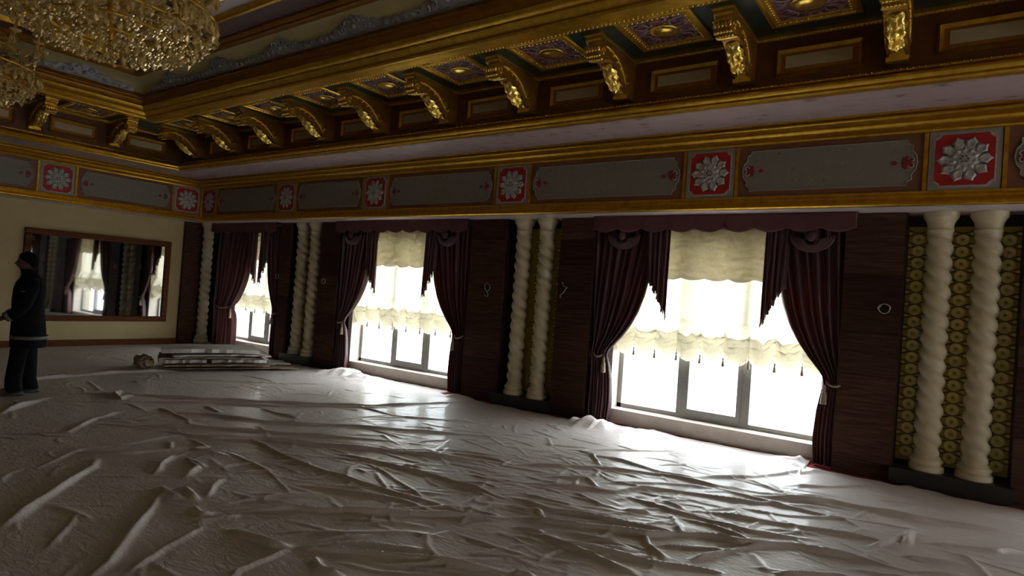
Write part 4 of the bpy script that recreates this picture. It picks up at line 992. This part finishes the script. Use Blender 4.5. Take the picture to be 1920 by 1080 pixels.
# ---------------------------------------------------------------- chandeliers
def crystal_mesh(h=.05, r=.016):
    return MB().add([(r*math.cos(PI/3*i), r*math.sin(PI/3*i), -h*.62) for i in range(6)]+[(0, 0, 0), (0, 0, -h)], [(i, (i+1) % 6, 6) for i in range(6)]+[((i+1) % 6, i, 7) for i in range(6)])
drop_me = crystal_mesh(.10, .026).mesh('crystal_drop', CRYSTAL); bead_me = crystal_mesh(.045, .018)
def chandelier(loc, label):
    o = empty('chandelier', loc); R = random.Random(3)
    # local z = 0 is the lowest tip; tiers rise above it
    tiers = [(.30, .14), (.55, .20), (.76, .30), (.92, .46), (.76, .70), (.52, .92)]
    b = MB(); b.lathe([(.001, 0), (.03, .02), (.05, .1), (.03, .2), (.045, .35), (.07, .5), (.04, .7), (.05, .9), (.03, 1.0), (.03, 1.35)], 0, 0, 14, .12)
    b.build('stem', GOLD, o, smooth=True)
    for r, z in tiers:
        MB().tube([(r*math.cos(2*PI*i/40), r*math.sin(2*PI*i/40), z) for i in range(40)], .014, 6, closed=True).build('tier_ring', GOLD, o, smooth=True)
    arm = MB(); arm.tube([(0, 0, .5), (.2, 0, .42), (.45, 0, .44), (.68, 0, .58), (.86, 0, .72), (.93, 0, .84)], [.016, .014, .013, .012, .011, .010], 7)
    arm.lathe([(.001, .83), (.02, .84), (.07, .86), (.075, .875), (.03, .87), (.02, .90), (.02, 1.0), (.001, 1.0)], .93, 0, 12)
    am = arm.mesh('arm', CRYSTAL, smooth=True)
    for k in range(14):
        a = link('arm', am, o); a.rotation_euler = (0, 0, 2*PI*k/14)
    # hanging drops: each a part
    cnt = 0
    for r, z in tiers[:4]:
        n = int(r*2*PI/.105)
        for k in range(n):
            a = 2*PI*k/n; a += R.uniform(-.03, .03); c = link('crystal_drop', drop_me, o, (r*math.cos(a), r*math.sin(a), z-.012-R.choice((0, .03, .07)))); c.scale = (1.1, 1.1, R.uniform(.8, 1.5)); c.rotation_euler = (R.uniform(-.2, .2), R.uniform(-.2, .2), R.uniform(0, 3)); cnt += 1
    for k in range(14):
        for j in range(4):
            a = 2*PI*k/14+j*.035-.05; c = link('crystal_drop', drop_me, o, (.93*math.cos(a), .93*math.sin(a), .835)); c.scale = (1, 1, R.uniform(1.0, 1.7))
    # swagged strings of small crystals, too many to count
    s = MB()
    def bead(p, k=1.0):
        n = len(s.v); s.v += [(p[0]+v[0]*k, p[1]+v[1]*k, p[2]+v[2]*k) for v in bead_me.v]; s.f += [tuple(i+n for i in f) for f in bead_me.f]; s.m += [0]*len(bead_me.f)
    for (r0, z0), (r1, z1) in zip(tiers, tiers[1:]):
        n = int(max(r0, r1)*2*PI/.13)
        for k in range(n):
            a = 2*PI*(k+R.uniform(-.3, .3))/n
            for t in range(9):
                f = t/8; r = r0+(r1-r0)*f+R.uniform(-.02, .02); z = z0+(z1-z0)*f-.12*math.sin(PI*f)+R.uniform(-.02, .02); bead((r*math.cos(a), r*math.sin(a), z), R.uniform(.8, 1.5))
    for k in range(120):
        a = R.uniform(0, 2*PI); r = R.uniform(.05, .9); z = .15+.5*r+R.uniform(-.05, .2)
        for t in range(4): bead((r*math.cos(a), r*math.sin(a), z-.05*t), 1.1)
    m = s.build('crystal_strings', CRYSTAL, o); m['kind'] = 'stuff'
    MB().tube([(0, 0, 1.3), (0, 0, 4.9-loc[2])], .02, 8).build('suspension_rod', GOLD, o)
    MB().lathe([(.001, -.03), (.12, -.02), (.14, .0), (.001, .0)], 0, 0, 20, 4.92-loc[2]).build('ceiling_rose', GOLD, o, smooth=True)
    return tag(o, label, 'chandelier')
ch = chandelier((6.75, 2.50, 3.66), 'large crystal chandelier hanging at the top left, the nearer one')
c2 = copy_tree(ch, None, (10.75, 2.2, 3.66)); c2['label'] = 'farther crystal chandelier half cut off at the left edge'

# ---------------------------------------------------------------- person
def person(x, y, rz):
    o = empty('person', (x, y, .02), rz); tag(o, 'person in a long black work coat with grey hem band standing in profile at left', 'person')
    # local: faces +X (design), left/right = +-Y
    import bmesh
    me = bpy.data.meshes.new('body'); bm = bmesh.new()
    sk = {}
    def V(n, p, r, par=None):
        v = bm.verts.new((-p[0], p[1], p[2])); sk[n] = (v, r)
        if par: bm.edges.new((sk[par][0], v))
    V('pelvis', (0, 0, .95), (.15, .12)); V('waist', (0, 0, 1.08), (.14, .105), 'pelvis'); V('chest', (-.01, 0, 1.30), (.17, .115), 'waist'); V('neckb', (-.01, 0, 1.46), (.075, .07), 'chest'); V('neck', (.02, 0, 1.53), (.055, .055), 'neckb'); V('skull', (.035, 0, 1.60), (.06, .06), 'neck')
    for s, fx, arm in ((1, -.06, 0), (-1, .10, 1)):
        n = str(s)
        V('hip'+n, (0, s*.10, .90), (.10, .10), 'pelvis'); V('knee'+n, (fx*.6+.01, s*.10, .50), (.062, .062), 'hip'+n); V('ankle'+n, (fx-.02, s*.10, .09), (.042, .042), 'knee'+n); V('toe'+n, (fx+.16, s*.115, .04), (.035, .03), 'ankle'+n)
        V('sh'+n, (-.01, s*.19, 1.42), (.065, .065), 'chest'); V('el'+n, (-.02+.06*arm, s*.25, 1.13), (.046, .046), 'sh'+n); V('wr'+n, (.20+.02*arm, s*.20, .97), (.030, .030), 'el'+n)
        V('palm'+n, (.255+.02*arm, s*.19, .945), (.034, .022), 'wr'+n)
        for k in range(4):
            dy = (k-1.5)*.019; L = (.030, .036, .034, .026)[k]
            V('f%d'%k+n, (.285+.02*arm, s*.19+dy, .925), (.009, .009), 'palm'+n); V('g%d'%k+n, (.285+L*.8+.02*arm, s*.19+dy, .905), (.008, .008), 'f%d'%k+n); V('h%d'%k+n, (.285+L*.8+.015*arm, s*.19+dy, .905-L), (.007, .007), 'g%d'%k+n)
        V('th'+n, (.255+.02*arm, s*.155, .93), (.010, .010), 'palm'+n); V('ti'+n, (.285+.02*arm, s*.145, .905), (.008, .008), 'th'+n)
    bm.verts.ensure_lookup_table(); bm.verts.index_update(); idx = {n: v.index for n, (v, r) in sk.items()}; bm.to_mesh(me); bm.free()
    body = link('body', me, o); sm = body.modifiers.new('skin', 'SKIN'); body.modifiers.new('sub', 'SUBSURF').levels = 1; body.modifiers['sub'].render_levels = 1
    for n, i in idx.items(): me.skin_vertices[0].data[i].radius = sk[n][1]
    me.skin_vertices[0].data[idx['pelvis']].use_root = True; me.materials.append(SKIN); sm.use_smooth_shade = True
    # head with a face in profile
    def head(u, v):
        a = 2*PI*u; ph = -PI/2+PI*v; cx, cy, cz = math.cos(a)*math.cos(ph), math.sin(a)*math.cos(ph), math.sin(ph)
        r = Vector((.098*cx, .076*cy, .118*cz))
        if cx > 0:
            fr = cx**3*math.exp(-(cy/.55)**2)
            r.x += fr*(.004*math.exp(-((cz+.55)/.18)**2)-.006*math.exp(-((cz-.08)/.12)**2))
            r.x += .030*math.exp(-((cz+.12)/.16)**2)*math.exp(-(cy/.16)**2)*(cx > .5)
            r.x += .008*math.exp(-((cz+.42)/.07)**2)*math.exp(-(cy/.3)**2)*(cx > .4)
            r.x -= .004*math.exp(-((cz+.62)/.10)**2)*(cx > .2)
        if cz < -.3: r.y *= 1-.18*(-cz-.3); r.x += -.01*(cx < 0)*(-cz-.3)*-1
        return (r.x+.045, r.y, r.z+1.655)
    MB().grid(head, 32, 22).build('head', SKIN, o, smooth=True)
    b = MB()
    for s in (-1, 1):
        b.ball((.125, s*.030, 1.668), .010, 8, 5)
    b.build('eyes', HAIR, o, smooth=True)
    b = MB()
    for s in (-1, 1): b.ball((.035, s*.078, 1.645), .028, 8, 6, (.6, .25, 1.1))
    b.build('ears', SKIN, o, smooth=True)
    def hair(u, v):
        a = 2*PI*u; ph = -.12*PI+.62*PI*v
        back = -math.cos(a)
        ph = (-.05-.20*max(0, back))*PI+(.5+.05+.20*max(0, back))*PI*v+.22*(1-v)*max(0, math.cos(a))*PI
        k = 1+.05*noise.noise(Vector((math.cos(a)*3, math.sin(a)*3, ph*3)))
        return (.108*k*math.cos(a)*math.cos(ph)+.040, .086*k*math.sin(a)*math.cos(ph), .130*k*math.sin(ph)+1.662)
    MB().grid(hair, 30, 12).build('hair', HAIR, o, smooth=True)
    # lofts: list of (cx, cy, z, rx, ry)
    def loft(name, rings, mat, n=26, wr=.006, seed=0):
        b = MB()
        for k, (cx, cy_, z, rx, ry) in enumerate(rings):
            for i in range(n):
                a = 2*PI*i/n; w_ = 1+wr/max(rx, ry)*(math.sin(a*5+seed+z*6)+.7*math.sin(a*9+z*11))
                b.v.append((cx+rx*w_*math.cos(a), cy_+ry*w_*math.sin(a), z))
        K = len(rings)
        b.f = [(j*n+i, j*n+(i+1) % n, (j+1)*n+(i+1) % n, (j+1)*n+i) for j in range(K-1) for i in range(n)]; b.m = [0]*len(b.f)
        return b.build(name, mat, o, smooth=True)
    coat = [(-.03, 0, .60, .185, .235), (-.03, 0, .61, .19, .24), (-.02, 0, .75, .185, .235), (-.01, 0, .90, .175, .225), (0, 0, 1.05, .165, .215), (0, 0, 1.18, .165, .22), (-.01, 0, 1.32, .165, .225), (-.01, 0, 1.40, .15, .22), (-.01, 0, 1.46, .115, .17), (0, 0, 1.50, .085, .10), (.01, 0, 1.53, .082, .088), (.015, 0, 1.57, .088, .092), (.015, 0, 1.572, .078, .082)]
    loft('coat', coat, DARK_CLOTH)
    loft('hem_band', [(-.03, 0, .70, .191, .241), (-.03, 0, .70, .197, .247), (-.03, 0, .745, .195, .245), (-.03, 0, .745, .189, .239)], STRIPE, wr=.006)
    for s, arm in ((1, 0), (-1, 1)):
        pts = [(-.01, s*.17, 1.43), (-.015, s*.225, 1.36), (-.02+.03*arm, s*.25, 1.22), (-.02+.06*arm, s*.26, 1.12), (.08+.03*arm, s*.235, 1.04), (.19+.02*arm, s*.205, .975)]
        b = MB().tube(pts, [.085, .085, .075, .072, .066, .062], 14); b.build('sleeve', DARK_CLOTH, o, smooth=True)
        MB().tube([(.15+.02*arm, s*.215, .998), (.185+.02*arm, s*.207, .978)], [.067, .066], 14).build('cuff_band', STRIPE, o, smooth=True)
    for s, fx in ((1, -.06), (-1, .10)):
        loft('trouser_leg', [(fx-.02, s*.10, .055, .085, .082), (fx-.02, s*.10, .07, .09, .086), (fx*.9, s*.10, .2, .082, .078), (fx*.6, s*.10, .5, .088, .085), (fx*.3, s*.10, .72, .105, .098), (0, s*.09, .93, .12, .105)], DARK_TROUSER, 18, .006, s)
        b = MB()
        def shoe(u, v):
            t = u; ln = -.10+.30*t; wd = .046*(math.sin(PI*min(1, max(.04, t*.94+.05))))**.45; a = PI*2*v
            hgt = .055-.022*t if t > .45 else .075-.06*max(0, t-.1)
            yy = wd*math.cos(a); zz = max(0, math.sin(a))*hgt*(1 if 0 < t < 1 else .3)
            return (fx-.02+ln, s*.105+yy, zz+.0)
        b.grid(shoe, 16, 16).build('shoe', SHOE, o, smooth=True)
    # small round badge on the upper sleeve
    MB().lathe([(.0, 0), (.028, 0), (.028, .006), (.0, .006)], 0, 0, 12).build('badge', STRIPE, o).location = bl((0.06, -.285, 1.3))
    return o
px, py = floor_at(40, 742)
p = person(px, py, 0); 
d_left = math.atan2(-px, py)*1.0; p.scale = (.94, .94, .94)          # picture-left as a heading in design coordinates
p.rotation_euler = (0, 0, -d_left)
